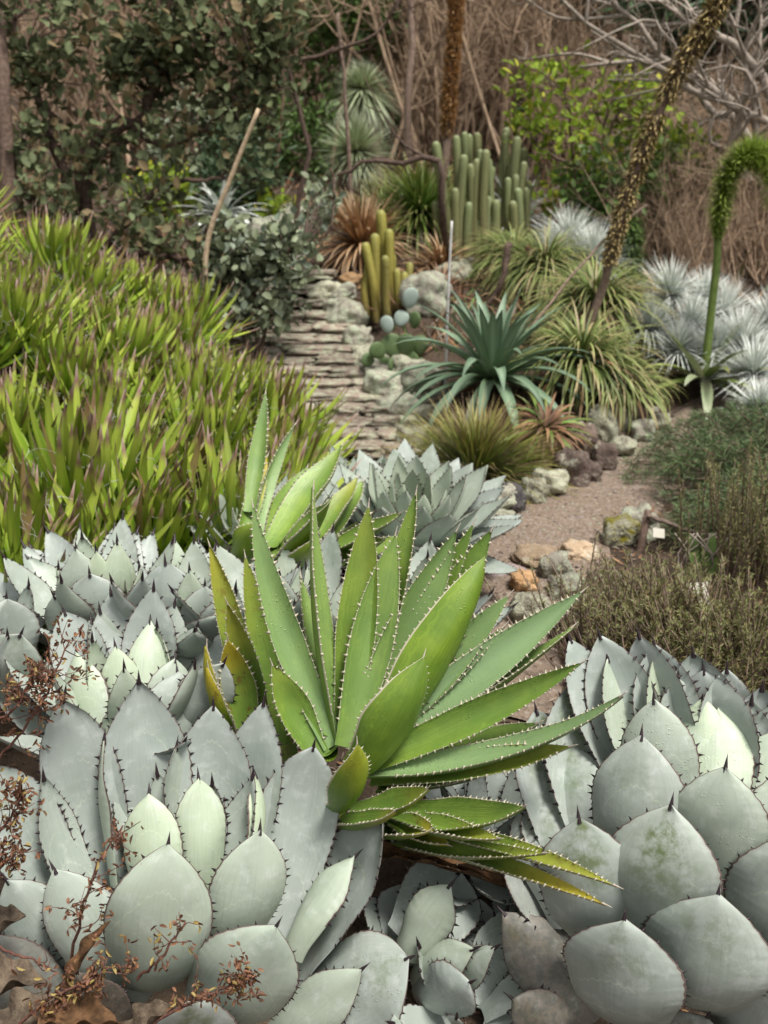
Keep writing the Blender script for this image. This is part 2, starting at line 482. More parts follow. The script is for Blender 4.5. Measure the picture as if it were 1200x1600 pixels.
def leaf_geo(P0, P1, N0, w, bow=0.12, sbow=0.0, prof='lance', chan=0.25, thick=0.010, recurve=0.0, teeth=None, seed=0, wave=0.0, twist=0.0):
    """a succulent leaf from P0 to P1, its upper face towards N0. Returns (leaf MB, tip point, tip direction, tip width)"""
    rs = np.random.RandomState(seed)
    P0 = np.asarray(P0, float); P1 = np.asarray(P1, float)
    D = P1 - P0; L = np.linalg.norm(D); D = D / L
    N = nrm(np.asarray(N0, float) - D * np.dot(N0, D))
    Sd = np.cross(D, N)
    Pc1 = P0 + D * L * 0.38 - N * bow * L * 1.33 + Sd * sbow * L
    Pc2 = P0 + D * L * 0.72 - N * (bow - recurve) * L * 1.0 + Sd * sbow * L
    v = VS[:, None]
    C = (1 - v) ** 3 * P0 + 3 * (1 - v) ** 2 * v * Pc1 + 3 * (1 - v) * v * v * Pc2 + v ** 3 * P1
    T = 3 * (1 - v) ** 2 * (Pc1 - P0) + 6 * (1 - v) * v * (Pc2 - Pc1) + 3 * v * v * (P1 - Pc2)
    T /= np.linalg.norm(T, axis=1)[:, None]
    Nv = N[None, :] - T * (T @ N)[:, None]; Nv /= np.linalg.norm(Nv, axis=1)[:, None]
    Sv = np.cross(T, Nv)
    if twist:
        for i in range(len(VS)):
            a = twist * VS[i]
            Nv[i], Sv[i] = Nv[i] * math.cos(a) - Sv[i] * math.sin(a), Sv[i] * math.cos(a) + Nv[i] * math.sin(a)
    hw = np.interp(VS, *PROF[prof]) * w / 2
    hw = np.convolve(np.pad(hw, 2, mode='edge'), np.ones(5) / 5, 'valid') * (VS < .93) + hw * (VS >= .93)
    asym = rs.uniform(-.05, .05)
    if teeth and teeth['kind'] == 'silver':
        hw = hw * (1 + .016 * np.sin(VS * L / teeth['gap'] * 6.2832) * sstep(.35, .5, VS) * sstep(.98, .9, VS))
    ch = chan * (0.55 + 0.45 * np.sin(np.pi * np.clip(VS * 0.9 + 0.1, 0, 1)))
    m = len(US)
    n = len(VS)
    ph = rs.uniform(0, 6.28, 4)
    top = np.zeros((n, m, 3)); bot = np.zeros((n, m, 3)); uv = np.zeros((n, m, 2))
    for j, u in enumerate(US):
        wav = wave * w * np.sin(VS * 19 + ph[0] + (1.5 if u > 0 else 0)) * u * u * (1 - VS) * 0.5
        und = 0.02 * w * np.sin(VS * 9 + u * 2 + ph[1])
        lift = ch * hw * u * u + wav + und + asym * hw * u + .012 * w * np.sin(VS * 17 + u * 5 + ph[2]) * abs(u)
        top[:, j] = C + Sv * (hw * u)[:, None] + Nv * lift[:, None]
        th = thick * (1 - 0.72 * VS) * (max(0.0, 1 - u * u)) ** 0.5 + 0.0006
        bot[:, j] = top[:, j] - Nv * th[:, None]
        uv[:, j, 0] = u * 0.5 + 0.5; uv[:, j, 1] = VS
    mb = MB()
    F = []; MI = []
    for i in range(n - 1):
        for j in range(m - 1):
            a = i * m + j
            F.append((a, a + 1, a + m + 1, a + m)); MI.append(2 if (j in (0, m - 2) and VS[i] > (0.08 if teeth and teeth['kind'] == 'green' else 0.36)) else 0)
            b = n * m + a
            F.append((b, b + m, b + m + 1, b + 1)); MI.append(2 if (j in (0, m - 2) and VS[i] > (0.08 if teeth and teeth['kind'] == 'green' else 0.36)) else 1)
        for j in (0, m - 1):
            a = i * m + j
            b = n * m + a
            F.append((a, a + m, b + m, b) if j == 0 else (a, b, b + m, a + m)); MI.append(2 if VS[i] > 0.36 or (teeth and teeth['kind'] == 'green') else 1)
    mb.add(np.concatenate([top.reshape(-1, 3), bot.reshape(-1, 3)]), F, np.concatenate([uv.reshape(-1, 2)] * 2), 0.5, MI)
    if teeth:
        for side in (0, m - 1):
            sg = -1 if side == 0 else 1
            vv = teeth['v0'] + rs.uniform(0, 0.03)
            while vv < teeth['v1']:
                step = teeth['gap'] / L * rs.uniform(0.75, 1.25)
                e = np.array([np.interp(vv, VS, top[:, side, k]) for k in range(3)])
                tn = np.array([np.interp(vv, VS, T[:, k]) for k in range(3)])
                nn = np.array([np.interp(vv, VS, Nv[:, k]) for k in range(3)])
                # the edge's own direction
                e2 = np.array([np.interp(min(1, vv + .02), VS, top[:, side, k]) for k in range(3)])
                ed = nrm(e2 - e)
                outw = nrm(sg * np.cross(tn, nn) - ed * np.dot(sg * np.cross(tn, nn), ed))
                s = teeth['size'] * rs.uniform(0.55, 1.3) * (1.0 if vv < .8 else 0.85)
                bw = s * teeth['fat']
                tipv = e + outw * s + ed * s * rs.uniform(*teeth['lean']) + nn * s * 0.1
                e0 = e - outw * s * 0.25
                mb.add([e0 - ed * bw, e0 + nn * bw * .45, e0 + ed * bw, e0 - nn * bw * .45, tipv], [(0, 1, 4), (1, 2, 4), (2, 3, 4), (3, 0, 4)], None, 0.5, 3)
                vv += step
    return mb, C[-1], T[-1], max(hw[-3], 0.002)

def spine_geo(P, T, r, L, mb=None, bend=None):
    mb = mb or MB()
    T = nrm(T)
    a = nrm(np.cross(T, (0.3, 0.2, 0.9))); b = np.cross(T, a)
    P = P - T * r * 2.2
    rings = [(0, 1.0), (0.3, 0.78), (0.65, 0.38)]
    V = []
    for s, k in rings:
        for q in range(7):
            an = q / 7 * 6.2832
            V.append(P + T * (L * s) + (a * math.cos(an) + b * math.sin(an)) * r * k)
    V.append(P + T * L)
    F = []
    for i in range(2):
        for q in range(7):
            F.append((i * 7 + q, i * 7 + (q + 1) % 7, (i + 1) * 7 + (q + 1) % 7, (i + 1) * 7 + q))
    for q in range(7):
        F.append((14 + q, 14 + (q + 1) % 7, 21))
    mb.add(V, F)
    return mb

T_SILVER = dict(kind='silver', v0=0.32, v1=0.955, gap=0.022, size=0.0092, fat=0.40, lean=(-0.45, 0.5))
T_GREEN = dict(kind='green', v0=0.10, v1=0.965, gap=0.0185, size=0.0074, fat=0.50, lean=(-0.25, 0.65))

def on_sphere(px, py, C, rad, side):
    """the point of the pixel's ray at distance rad from C: 'f' on the near side, 'b' on the far side"""
    d = ray(px, py)
    oc = CAM - C
    b = np.dot(oc, d); c = np.dot(oc, oc) - rad * rad
    disc = b * b - c
    t = -b if disc < 0 else (-b - math.sqrt(disc) if side == 'f' else -b + math.sqrt(disc))
    return CAM + d * t

def axis_normal(P0, P1, C, axis):
    """upper-face direction of a leaf of a rosette"""
    D = nrm(P1 - P0)
    rad = P1 - C; rad = rad - axis * np.dot(rad, axis)
    rl = np.linalg.norm(rad)
    n = axis - D * np.dot(axis, D)
    return nrm(n * 0.7 - (nrm(rad) * 0.7 if rl > 0.02 else 0))

def make_leaf(root, C, P0, P1, N, w, species, seed, props, part='leaf', with_spine=True, **kw):
    if species == 'silver':
        w *= 1.08
        mats = [M['silver'], M['silver'], M['silver_margin'], M['silver_spine']]
        kw.setdefault('teeth', T_SILVER); kw.setdefault('prof', 'artichoke')
        kw.setdefault('chan', 0.30); kw.setdefault('thick', 0.014); kw.setdefault('bow', 0.10)
    else:
        mats = [M['green_up'], M['green_dn'], M['green_margin'], M['green_margin']]
        kw.setdefault('teeth', T_GREEN); kw.setdefault('prof', 'lance')
        kw.setdefault('chan', 0.60); kw.setdefault('thick', 0.016); w *= .97; kw.setdefault('bow', 0.05)
    mb, tip, td, tw = leaf_geo(P0, P1, N, w, seed=seed, **kw)
    o = mb.build(part, mats, C, root)
    for k, v in props.items():
        o[k] = float(v)
    if with_spine:
        if species == 'silver':
            s = spine_geo(tip, td, 0.0052, 0.037)
            s.build('spine', M['silver_spine'], C, o)
        else:
            s = spine_geo(tip, td, 0.0024, 0.026)
            s.build('spine', M['green_spine'], C, o)
    return o

def wpx(px, P):
    return px / FOC * np.dot(P - CAM, FWD)

def agave_from_tips(root, C, leaves, species, axis=(0, 0, 1), r0=0.03, seed0=0, base_drop=0.0):
    """leaves: (tip px, tip py, radius, 'f'/'b', width px, props, options)"""
    axis = nrm(axis)
    for kk, lf in enumerate(leaves):
        px, py, rad, side, wp = lf[:5]
        props = dict(lf[5]) if len(lf) > 5 else {}
        opt = dict(lf[6]) if len(lf) > 6 else {}
        P1 = on_sphere(px, py, C, rad, side) if 'tipY' not in opt else at(px, py, opt.pop('tipY'))
        rd = P1 - C; rd = rd - axis * np.dot(rd, axis)
        P0 = C + nrm(rd) * min(r0, np.linalg.norm(rd) * 0.5) - axis * base_drop
        if 'base' in opt:
            bx, by, bd = opt.pop('base')
            P0 = at(bx, by, C[1] + bd)
        N = axis_normal(P0, P1, C, axis)
        k = opt.pop('face', (0.75 if side == 'f' else 0.55) if species == 'silver' else 0.0)
        toc = nrm(CAM - (P0 + P1) / 2)
        if k < 0: toc, k = -toc, -k
        N = nrm(N * (1 - k) + k * (-toc if side == 'f' else toc))
        roll = opt.pop('roll', 0)
        if roll:
            N = rotv(N, P1 - P0, R(roll))
        w = wpx(wp, (P0 * 0.4 + P1 * 0.6))
        make_leaf(root, C, P0, P1, N, w, species, seed0 + kk, props, **opt)

def rosette_fill(root, C, axis, n, L, w, species, seed, tilt=(6, 80), skip=None, props=None, jitter=5, part='leaf', spine=True, **kw):
    """a whole rosette by the golden angle"""
    rs = np.random.RandomState(seed)
    axis = nrm(axis)
    a = nrm(np.cross(axis, (0.13, 1, 0.1))); b = np.cross(axis, a)
    for k in range(n):
        t = (k + 0.5) / n
        an = k * 2.39996 + seed
        tl = R(tilt[0] + (tilt[1] - tilt[0]) * t ** 0.85 + rs.uniform(-jitter, jitter))
        hd = a * math.cos(an) + b * math.sin(an)
        Lk = L * (0.72 + 0.28 * min(1, t * 2)) * rs.uniform(0.92, 1.08)
        D = axis * math.cos(tl) + hd * math.sin(tl)
        P0 = C + hd * 0.03
        P1 = P0 + D * Lk
        if skip and skip(P1): continue
        N = nrm(axis * math.sin(tl) - hd * math.cos(tl))
        pr = {'tint': max(0, 0.75 - t * 1.3) + rs.uniform(0, 0.15), 'wet': rs.uniform(0, 1)}
        if props: pr.update(props)
        make_leaf(root, C, P0, P1, N, w * (0.6 + 0.4 * min(1, t * 2.2)) * rs.uniform(0.9, 1.1), species, seed * 100 + k, pr, part, spine, **kw)

G_SILVER = 'silver agaves massed around the green agave'
P = dict  # short hand for leaf properties

# ---- A1: large silver agave, lower left
C = at(300, 1418, 1.93)
root = thing('silver_agave', 'large open silver agave with the broad dark-spined leaves behind the dry red weeds', 'agave', C, G_SILVER)
agave_from_tips(root, C, [
    (263, 1318, .285, 'f', 154, P(tint=.42, wet=.2), P(bow=.20, prof='artichoke', base=(235, 1540, -.02))),
    (406, 1296, .265, 'f', 115, P(tint=.40), P(bow=.16, base=(345, 1500, 0))),
    (233, 1240, .27, 'f', 88, P(tint=.85), P(bow=.13, base=(255, 1440, 0))),
    (310, 1216, .28, 'f', 75, P(tint=.80), P(bow=.10, base=(315, 1410, .02))),
    (398, 1210, .30, 'f', 75, P(tint=1.0), P(bow=.12, roll=62, base=(375, 1400, .03))),
    (490, 1166, .36, 'b', 121, P(tint=.0), P(prof='artichoke', roll=18, bow=.08, base=(420, 1470, .05))),
    (432, 1447, .27, 'f', 154, P(tint=.35), P(bow=.16, roll=-18, base=(330, 1590, -.03))),
    (555, 1338, .34, 'f', 66, P(tint=.55), P(bow=.10, roll=-58, base=(455, 1490, .0), prof='pointed')),
    (600, 1283, .41, 'b', 135, P(tint=.0, wet=1.0), P(bow=.04, prof='artichoke', base=(455, 1520, .04), roll=-25)),
    (640, 1497, .42, 'f', 148, P(tint=.05, wet=1.0, moss=.5), P(bow=.04, roll=-35, base=(440, 1610, .0))),
    (566, 1514, .36, 'f', 82, P(tint=.4), P(bow=.08, roll=-30, prof='pointed', base=(420, 1640, -.02))),
    (68, 1213, .36, 'b', 75, P(tint=.15, wet=1), P(bow=.1, base=(150, 1440, .0), roll=20, prof='pointed')),
    (84, 1358, .31, 'f', 108, P(tint=.2, wet=1.0), P(bow=.12, base=(215, 1560, -.03), roll=10)),
    (163, 1155, .34, 'b', 90, P(tint=.5), P(bow=.05, roll=72, base=(190, 1400, .04))),
    (276, 1166, .31, 'b', 90, P(tint=.3), P(bow=.05, roll=60, base=(280, 1400, .04))),
    (217, 1062, .44, 'b', 135, P(tint=.0), P(prof='pointed', bow=.05, base=(240, 1400, .08))),
    (333, 1102, .41, 'b', 126, P(tint=.0), P(prof='pointed', bow=.05, base=(320, 1400, .08))),
    (96, 1092, .44, 'b', 112, P(tint=.0), P(prof='artichoke', roll=-15, bow=.05, base=(180, 1420, .06))),
    (412, 1096, .43, 'b', 99, P(tint=.0), P(prof='pointed', bow=.05, base=(360, 1400, .1))),
    (-15, 1195, .45, 'b', 117, P(tint=.0, moss=.4), P(bow=.05, base=(130, 1470, .0))),
    (10, 1375, .38, 'f', 99, P(tint=.1, wet=.8), P(bow=.08, base=(140, 1550, -.02), roll=15)),
    (120, 1520, .28, 'f', 108, P(old=.9, moss=.7), P(bow=.08, base=(180, 1640, -.05))),
    (-40, 1470, .42, 'f', 108, P(old=.6), P(bow=.08, base=(120, 1600, -.05))),
    (300, 1560, .26, 'f', 135, P(old=.3, moss=.8), P(bow=.12, base=(300, 1680, -.1))),
], 'silver', axis=(0, -0.1, 1), seed0=100)
rosette_fill(root, C, (0, .05, 1), 16, .31, .10, 'silver', 35, tilt=(8, 42), prof='pointed', props={'tint': .15}, skip=lambda q: q[1] < 1.99)

# ---- A2: silver agave in the row behind it
C = at(205, 1170, 2.35)
root = thing('silver_agave', 'silver agave with pale upright inner leaves behind the largest open silver agave', 'agave', C, G_SILVER)
agave_from_tips(root, C, [
    (235, 971, .31, 'f', 66, P(tint=.75), P(bow=.1, prof='pointed', base=(225, 1150, 0))),
    (119, 1019, .27, 'f', 72, P(tint=.65), P(bow=.14, roll=-25, base=(165, 1160, -.02), prof='pointed')),
    (273, 1029, .26, 'f', 72, P(tint=.40), P(bow=.14, base=(245, 1170, -.02))),
    (277, 1050, .26, 'f', 108, P(tint=.1), P(bow=.14, base=(270, 1190, -.06))),
    (308, 979, .34, 'b', 72, P(tint=.25), P(bow=.08, base=(260, 1150, .04))),
    (240, 917, .40, 'b', 82, P(tint=.0), P(bow=.05, prof='pointed', base=(225, 1140, .06))),
    (273, 942, .38, 'b', 72, P(tint=.1), P(bow=.05, roll=30, base=(245, 1140, .06), prof='pointed')),
    (142, 969, .35, 'b', 63, P(tint=.6), P(bow=.06, roll=60, base=(185, 1140, .04))),
    (100, 956, .39, 'b', 82, P(tint=.0), P(bow=.05, roll=-20, base=(170, 1150, .05))),
    (173, 925, .40, 'b', 79, P(tint=.0), P(bow=.05, prof='pointed', base=(195, 1140, .06))),
    (42, 1028, .36, 'b', 72, P(tint=.3), P(bow=.08, base=(140, 1170, .0), roll=20, prof='pointed')),
    (186, 1098, .20, 'f', 54, P(tint=.5), P(bow=.15, base=(190, 1190, -.06))),
    (102, 1082, .27, 'f', 81, P(tint=.6, moss=.2), P(bow=.15, roll=-50, base=(150, 1180, -.05))),
    (350, 1035, .37, 'f', 85, P(tint=.1), P(bow=.08, base=(265, 1180, .0), roll=-10)),
    (2, 1040, .42, 'b', 81, P(tint=.1, wet=1), P(bow=.06, base=(120, 1180, .0))),
    (180, 1010, .26, 'f', 63, P(tint=.9), P(bow=.08, base=(205, 1150, .02), prof='pointed')),
], 'silver', axis=(0, -.1, 1), seed0=200)
rosette_fill(root, C, (0, -.05, 1), 12, .36, .125, 'silver', 31, tilt=(12, 62), prof='pointed')

# ---- A2b: left edge
C = at(-20, 1085, 2.5)
root = thing('silver_agave', 'silver agave cut by the picture edge with wet grey leaves beside the bare weed twigs', 'agave', C, G_SILVER)
agave_from_tips(root, C, [
    (10, 935, .32, 'f', 108, P(tint=.1, wet=1), P(bow=.1)),
    (33, 990, .30, 'f', 99, P(tint=.2, wet=.6, moss=.3), P(bow=.12, roll=-20)),
    (-60, 960, .32, 'f', 99, P(tint=.3), P(bow=.12)),
    (-8, 890, .40, 'b', 82, P(tint=.0), P(bow=.05)),
    (45, 915, .40, 'b', 82, P(tint=.1), P(bow=.05)),
    (-80, 900, .40, 'b', 82, P(tint=.1), P(bow=.05)),
    (-110, 1000, .36, 'f', 99, P(tint=.1), P(bow=.1)),
], 'silver', axis=(0, -.1, 1), seed0=260)
rosette_fill(root, C, (0, -.1, 1), 9, .27, .10, 'silver', 7, tilt=(4, 40), prof='pointed')

# ---- A3: back row left
C = at(165, 1010, 2.75)
root = thing('silver_agave', 'silver agave of narrow upright leaves in front of the spiky yellow-green mass', 'agave', C, G_SILVER)
agave_from_tips(root, C, [
    (179, 823, .40, 'b', 59, P(tint=.0), P(bow=.05, prof='pointed')),
    (183, 845, .34, 'f', 59, P(tint=.85), P(bow=.08, prof='pointed')),
    (215, 829, .40, 'b', 54, P(tint=.05), P(bow=.05, roll=30, prof='pointed')),
    (240, 831, .42, 'b', 55, P(tint=.0), P(bow=.05, prof='pointed')),
    (125, 823, .42, 'b', 57, P(tint=.35), P(bow=.05, roll=40, prof='pointed')),
    (119, 857, .33, 'f', 81, P(tint=.35), P(bow=.1, prof='pointed')),
    (73, 827, .42, 'b', 63, P(tint=.0), P(bow=.05, roll=-30, prof='pointed')),
    (40, 869, .38, 'b', 63, P(tint=.3, wet=.4), P(bow=.06, prof='pointed')),
    (48, 853, .42, 'b', 54, P(tint=.0), P(bow=.06, prof='pointed')),
    (140, 896, .28, 'f', 93, P(tint=.1), P(bow=.12, prof='artichoke')),
    (210, 926, .25, 'f', 54, P(tint=.2), P(bow=.12)),
    (84, 930, .30, 'f', 72, P(tint=.2), P(bow=.12)),
    (150, 860, .32, 'f', 54, P(tint=1), P(bow=.06, prof='pointed')),
], 'silver', axis=(0, -.1, 1), seed0=300)
rosette_fill(root, C, (0, -.05, 1), 11, .37, .115, 'silver', 32, tilt=(8, 60), prof='pointed')
C = at(300, 1030, 2.72)
root = thing('silver_agave', 'silver agave with a broad grey front leaf left of the yellowing green leaves', 'agave', C, G_SILVER)
agave_from_tips(root, C, [
    (258, 877, .33, 'f', 97, P(tint=.05), P(bow=.12, prof='artichoke')),
    (273, 842, .38, 'b', 63, P(tint=.6), P(bow=.06, roll=45, prof='pointed')),
    (310, 844, .40, 'b', 57, P(tint=.0, wet=.6), P(bow=.05, prof='pointed')),
    (335, 856, .38, 'b', 54, P(tint=.1), P(bow=.05, roll=20, prof='pointed')),
    (356, 860, .40, 'b', 48, P(tint=.2), P(bow=.05, prof='pointed')),
    (385, 880, .40, 'b', 45, P(tint=.1), P(bow=.05, prof='pointed')),
    (320, 915, .30, 'f', 72, P(tint=.1), P(bow=.12)),
    (368, 930, .34, 'f', 72, P(tint=.1), P(bow=.1)),
    (296, 890, .32, 'f', 54, P(tint=.6), P(bow=.06, prof='pointed')),
    (340, 960, .30, 'f', 81, P(tint=.1), P(bow=.1)),
], 'silver', axis=(0, -.1, 1), seed0=330)
rosette_fill(root, C, (0, -.05, 1), 11, .36, .115, 'silver', 33, tilt=(8, 60), prof='pointed')
C = at(455, 1020, 2.72)
root = thing('silver_agave', 'silver agave seen in gaps between the tall leaves of the large green agave', 'agave', C, G_SILVER)
agave_from_tips(root, C, [
    (437, 898, .34, 'f', 54, P(tint=.3), P(bow=.08, prof='pointed')),
    (469, 860, .40, 'b', 63, P(tint=.0), P(bow=.05, prof='pointed')),
    (445, 862, .42, 'b', 50, P(tint=.2), P(bow=.05, roll=40, prof='pointed')),
    (420, 880, .40, 'b', 50, P(tint=.0), P(bow=.05, prof='pointed')),
    (500, 880, .38, 'b', 57, P(tint=.1), P(bow=.05, prof='pointed')),
    (530, 905, .36, 'b', 57, P(tint=.1), P(bow=.05, prof='pointed')),
    (410, 940, .32, 'f', 54, P(tint=.2), P(bow=.1, prof='pointed')),
    (460, 945, .28, 'f', 72, P(tint=.2), P(bow=.1)),
    (510, 950, .30, 'f', 72, P(tint=.2), P(bow=.1)),
    (485, 910, .30, 'f', 50, P(tint=.8), P(bow=.05, prof='pointed')),
], 'silver', axis=(0, -.1, 1), seed0=360)
rosette_fill(root, C, (0, -.05, 1), 10, .36, .115, 'silver', 34, tilt=(8, 60), prof='pointed')
C = at(630, 1010, 2.95)
root = thing('silver_agave', 'small silver agave peeping between the upright leaves of the large green agave', 'agave', C, G_SILVER)
rosette_fill(root, C, (0, -.15, 1), 26, .32, .115, 'silver', 11, tilt=(4, 70), prof='pointed')

# ---- A4: silver agave behind, by the foot of the steps
C = at(640, 855, 3.75)
root = thing('silver_agave', 'pale silver agave rosette by the foot of the stone steps', 'agave', C, G_SILVER)
rosette_fill(root, C, (0.05, -.25, 1), 62, .40, .135, 'silver', 5, tilt=(3, 84), prof='pointed', props={'wet': 0.2}, spine=False, bow=.08)
C = at(560, 835, 4.1)
root = thing('silver_agave', 'silver agave with slender grey leaves behind the second green agave', 'agave', C, G_SILVER)
rosette_fill(root, C, (-0.05, -.2, 1), 40, .36, .12, 'silver', 6, tilt=(3, 80), prof='pointed', props={'wet': 0.2}, spine=False, bow=.08)
C = at(410, 880, 3.55)
root = thing('silver_agave', 'half hidden silver agave at the right end of the spiky yellow-green mass', 'agave', C, G_SILVER)
rosette_fill(root, C, (0.0, -.2, 1), 22, .30, .10, 'silver', 8, tilt=(3, 70), prof='pointed', props={'wet': 0.2}, spine=False, bow=.08)

# ---- A5: silver agave on the right, closed like an artichoke
C = at(1135, 1400, 1.93)
root = thing('silver_agave', 'closed artichoke-shaped silver agave with green algae on its broad outer leaves', 'agave', C, G_SILVER)
agave_from_tips(root, C, [
    (1049, 1257, .31, 'f', 171, P(tint=.15, moss=1.0), P(tipY=1.73, face=.85, bow=.20, base=(1025, 1480, -.11))),
    (1002, 1149, .36, 'f', 141, P(tint=.12, wet=1, moss=.25), P(tipY=1.88, face=.85, bow=.17, base=(1005, 1390, -.02))),
    (904, 1277, .35, 'f', 149, P(tint=.05, moss=.9), P(tipY=1.77, face=.8, bow=.17, roll=8, base=(945, 1475, -.08))),
    (1134, 1198, .33, 'f', 141, P(tint=.38, wet=.6), P(tipY=1.80, face=.85, bow=.17, base=(1115, 1400, -.06))),
    (1122, 1397, .265, 'f', 188, P(tint=.10, moss=.45), P(tipY=1.66, face=.8, bow=.20, base=(1090, 1570, -.16))),
    (975, 1437, .305, 'f', 180, P(tint=.05, moss=.5), P(tipY=1.66, face=.8, bow=.18, base=(980, 1595, -.15))),
    (1255, 1300, .33, 'f', 178, P(tint=.15, moss=.3), P(tipY=1.73, face=.8, bow=.18, base=(1200, 1500, -.11))),
    (1022, 1092, .39, 'f', 112, P(tint=.35, wet=1), P(tipY=1.93, face=.9, bow=.12, base=(1045, 1330, .0))),
    (1122, 1108, .36, 'f', 110, P(tint=.75, wet=.8), P(bow=.12, base=(1110, 1330, .02))),
    (1099, 1090, .39, 'f', 79, P(tint=.95, wet=1), P(bow=.08, base=(1095, 1310, .05))),
    (1164, 1128, .35, 'f', 59, P(tint=1.0, wet=.8), P(bow=.06, base=(1150, 1320, .04), prof='pointed')),
    (1150, 1108, .38, 'f', 49, P(tint=.9), P(bow=.05, base=(1145, 1320, .06), prof='pointed')),
    (1133, 1122, .36, 'f', 49, P(tint=.9), P(bow=.05, base=(1135, 1320, .06), prof='pointed')),
    (1240, 1200, .34, 'f', 141, P(tint=.45, wet=.4), P(bow=.16, base=(1200, 1400, -.01))),
    (1222, 1140, .36, 'f', 112, P(tint=.6), P(bow=.10, base=(1185, 1340, .03))),
    (838, 1110, .46, 'b', 130, P(tint=.0, moss=.9), P(bow=.06, base=(930, 1400, .02))),
    (850, 1215, .42, 'b', 130, P(tint=.0, moss=.6), P(bow=.08, base=(935, 1430, .0))),
    (800, 1300, .44, 'b', 120, P(tint=.0, old=.3, moss=.6), P(bow=.08, base=(920, 1480, .0))),
    (833, 1235, .38, 'f', 112, P(tint=.0, moss=.8), P(bow=.14, base=(900, 1440, .0), roll=10)),
    (892, 1066, .44, 'b', 130, P(tint=.05, moss=1.0), P(bow=.06, base=(960, 1380, .02), prof='artichoke')),
    (880, 1160, .40, 'f', 122, P(tint=.05, moss=.7), P(bow=.1, base=(945, 1420, .0))),
    (785, 1425, .40, 'f', 102, P(old=.75, moss=.8), P(bow=.10, base=(925, 1590, -.06), roll=20, prof='pointed')),
    (1105, 1590, .27, 'f', 159, P(old=.6, moss=.8), P(bow=.15, base=(1040, 1690, -.16))),
    (1270, 1500, .30, 'f', 206, P(tint=.0, moss=.5), P(bow=.16, base=(1170, 1640, -.14))),
    (800, 1560, .42, 'f', 84, P(old=.8, moss=.6), P(bow=.08, base=(930, 1650, -.08), roll=15)),
    # the far side, fanned open
    (937, 992, .47, 'b', 105, P(tint=.0, wet=.4), P(bow=.05, base=(1050, 1330, .08), roll=-15)),
    (949, 1028, .45, 'b', 100, P(tint=.5, wet=1), P(bow=.06, base=(1050, 1340, .04), roll=35)),
    (998, 992, .47, 'b', 100, P(tint=.0), P(bow=.05, base=(1080, 1320, .10), roll=-35)),
    (1022, 1006, .47, 'b', 100, P(tint=.0, wet=.5), P(bow=.05, base=(1085, 1320, .09), roll=-10)),
    (1020, 1030, .44, 'b', 90, P(tint=.8, wet=1), P(bow=.06, base=(1085, 1320, .06), roll=45)),
    (1083, 1020, .46, 'b', 120, P(tint=.0), P(bow=.05, base=(1120, 1320, .10), roll=-15)),
    (1099, 1047, .44, 'b', 150, P(tint=.0), P(bow=.05, base=(1120, 1320, .08), roll=-25)),
    (1136, 1045, .45, 'b', 96, P(tint=.05), P(bow=.05, base=(1140, 1320, .10), roll=15)),
    (1191, 1074, .44, 'b', 96, P(tint=.0), P(bow=.05, base=(1165, 1320, .10), roll=10)),
    (890, 998, .50, 'b', 90, P(tint=.0), P(bow=.05, base=(1040, 1330, .08), roll=10)),
    (1235, 1090, .44, 'b', 110, P(tint=.1), P(bow=.05, base=(1185, 1320, .10))),
    (1175, 1095, .40, 'b', 80, P(tint=.1), P(bow=.05, base=(1155, 1320, .08))),
    (1060, 1060, .42, 'b', 100, P(tint=.1, wet=.6), P(bow=.06, base=(1090, 1320, .07), roll=20)),
], 'silver', axis=(0.0, -.15, 1), seed0=500)
rosette_fill(root, C + np.array([0, .02, .0]), (0, -.05, 1), 26, .33, .15, 'silver', 36, tilt=(30, 95), prof='artichoke', bow=.17, props={'tint': .2, 'moss': .3}, skip=lambda q: q[1] < 1.88)

C = at(775, 1330, 2.32)
root = thing('silver_agave', 'shaded grey agave between the large green agave and the closed agave', 'agave', C, G_SILVER)
rosette_fill(root, C, (.1, -.15, 1), 26, .33, .13, 'silver', 41, tilt=(10, 95), prof='pointed', props={'tint': .0, 'moss': .7}, skip=lambda q: q[0] < .02)
# ---- pups low down between the two big silver agaves
C = at(655, 1500, 1.95)
root = thing('silver_agave', 'shaded dark grey-green young agave under the drooping tips of the green agave', 'agave', C, G_SILVER)
agave_from_tips(root, C, [
    (705, 1382, .21, 'f', 74, P(tint=.55), P(bow=.08, prof='pointed', roll=-25, base=(635, 1490, .0))),
    (718, 1362, .26, 'b', 125, P(tint=.0), P(bow=.04, base=(640, 1480, .06))),
    (780, 1432, .26, 'b', 130, P(tint=.0), P(bow=.04, base=(660, 1500, .06), roll=-10)),
    (742, 1482, .20, 'f', 62, P(tint=.5), P(bow=.1, roll=-50, prof='pointed', base=(650, 1530, .0))),
    (775, 1480, .25, 'f', 56, P(tint=.4), P(bow=.08, roll=-60, base=(690, 1560, -.02), prof='pointed')),
    (605, 1400, .24, 'b', 96, P(tint=.1), P(bow=.06, base=(625, 1500, .04), roll=20)),
    (735, 1535, .20, 'f', 90, P(tint=.0), P(bow=.08, base=(660, 1560, -.03), roll=-20)),
    (650, 1380, .26, 'b', 110, P(tint=.0), P(bow=.04, base=(640, 1490, .08))),
], 'silver', axis=(0.1, -.3, 1), seed0=600)
for k, (px, py, Y, L, lab, ax) in enumerate((
        (735, 1590, 1.90, .12, 'tiny silver agave pup beside the brown dead leaf of the closed agave', (.1, -.3, 1)),)):
    C = at(px, py, Y)
    root = thing('silver_agave', lab, 'agave', C, G_SILVER)
    rosette_fill(root, C, ax, 7, L * 1.7, .085, 'silver', 20 + k, props={'tint': .05, 'moss': .4}, tilt=(20, 66), prof='pointed', bow=.08, thick=.008)

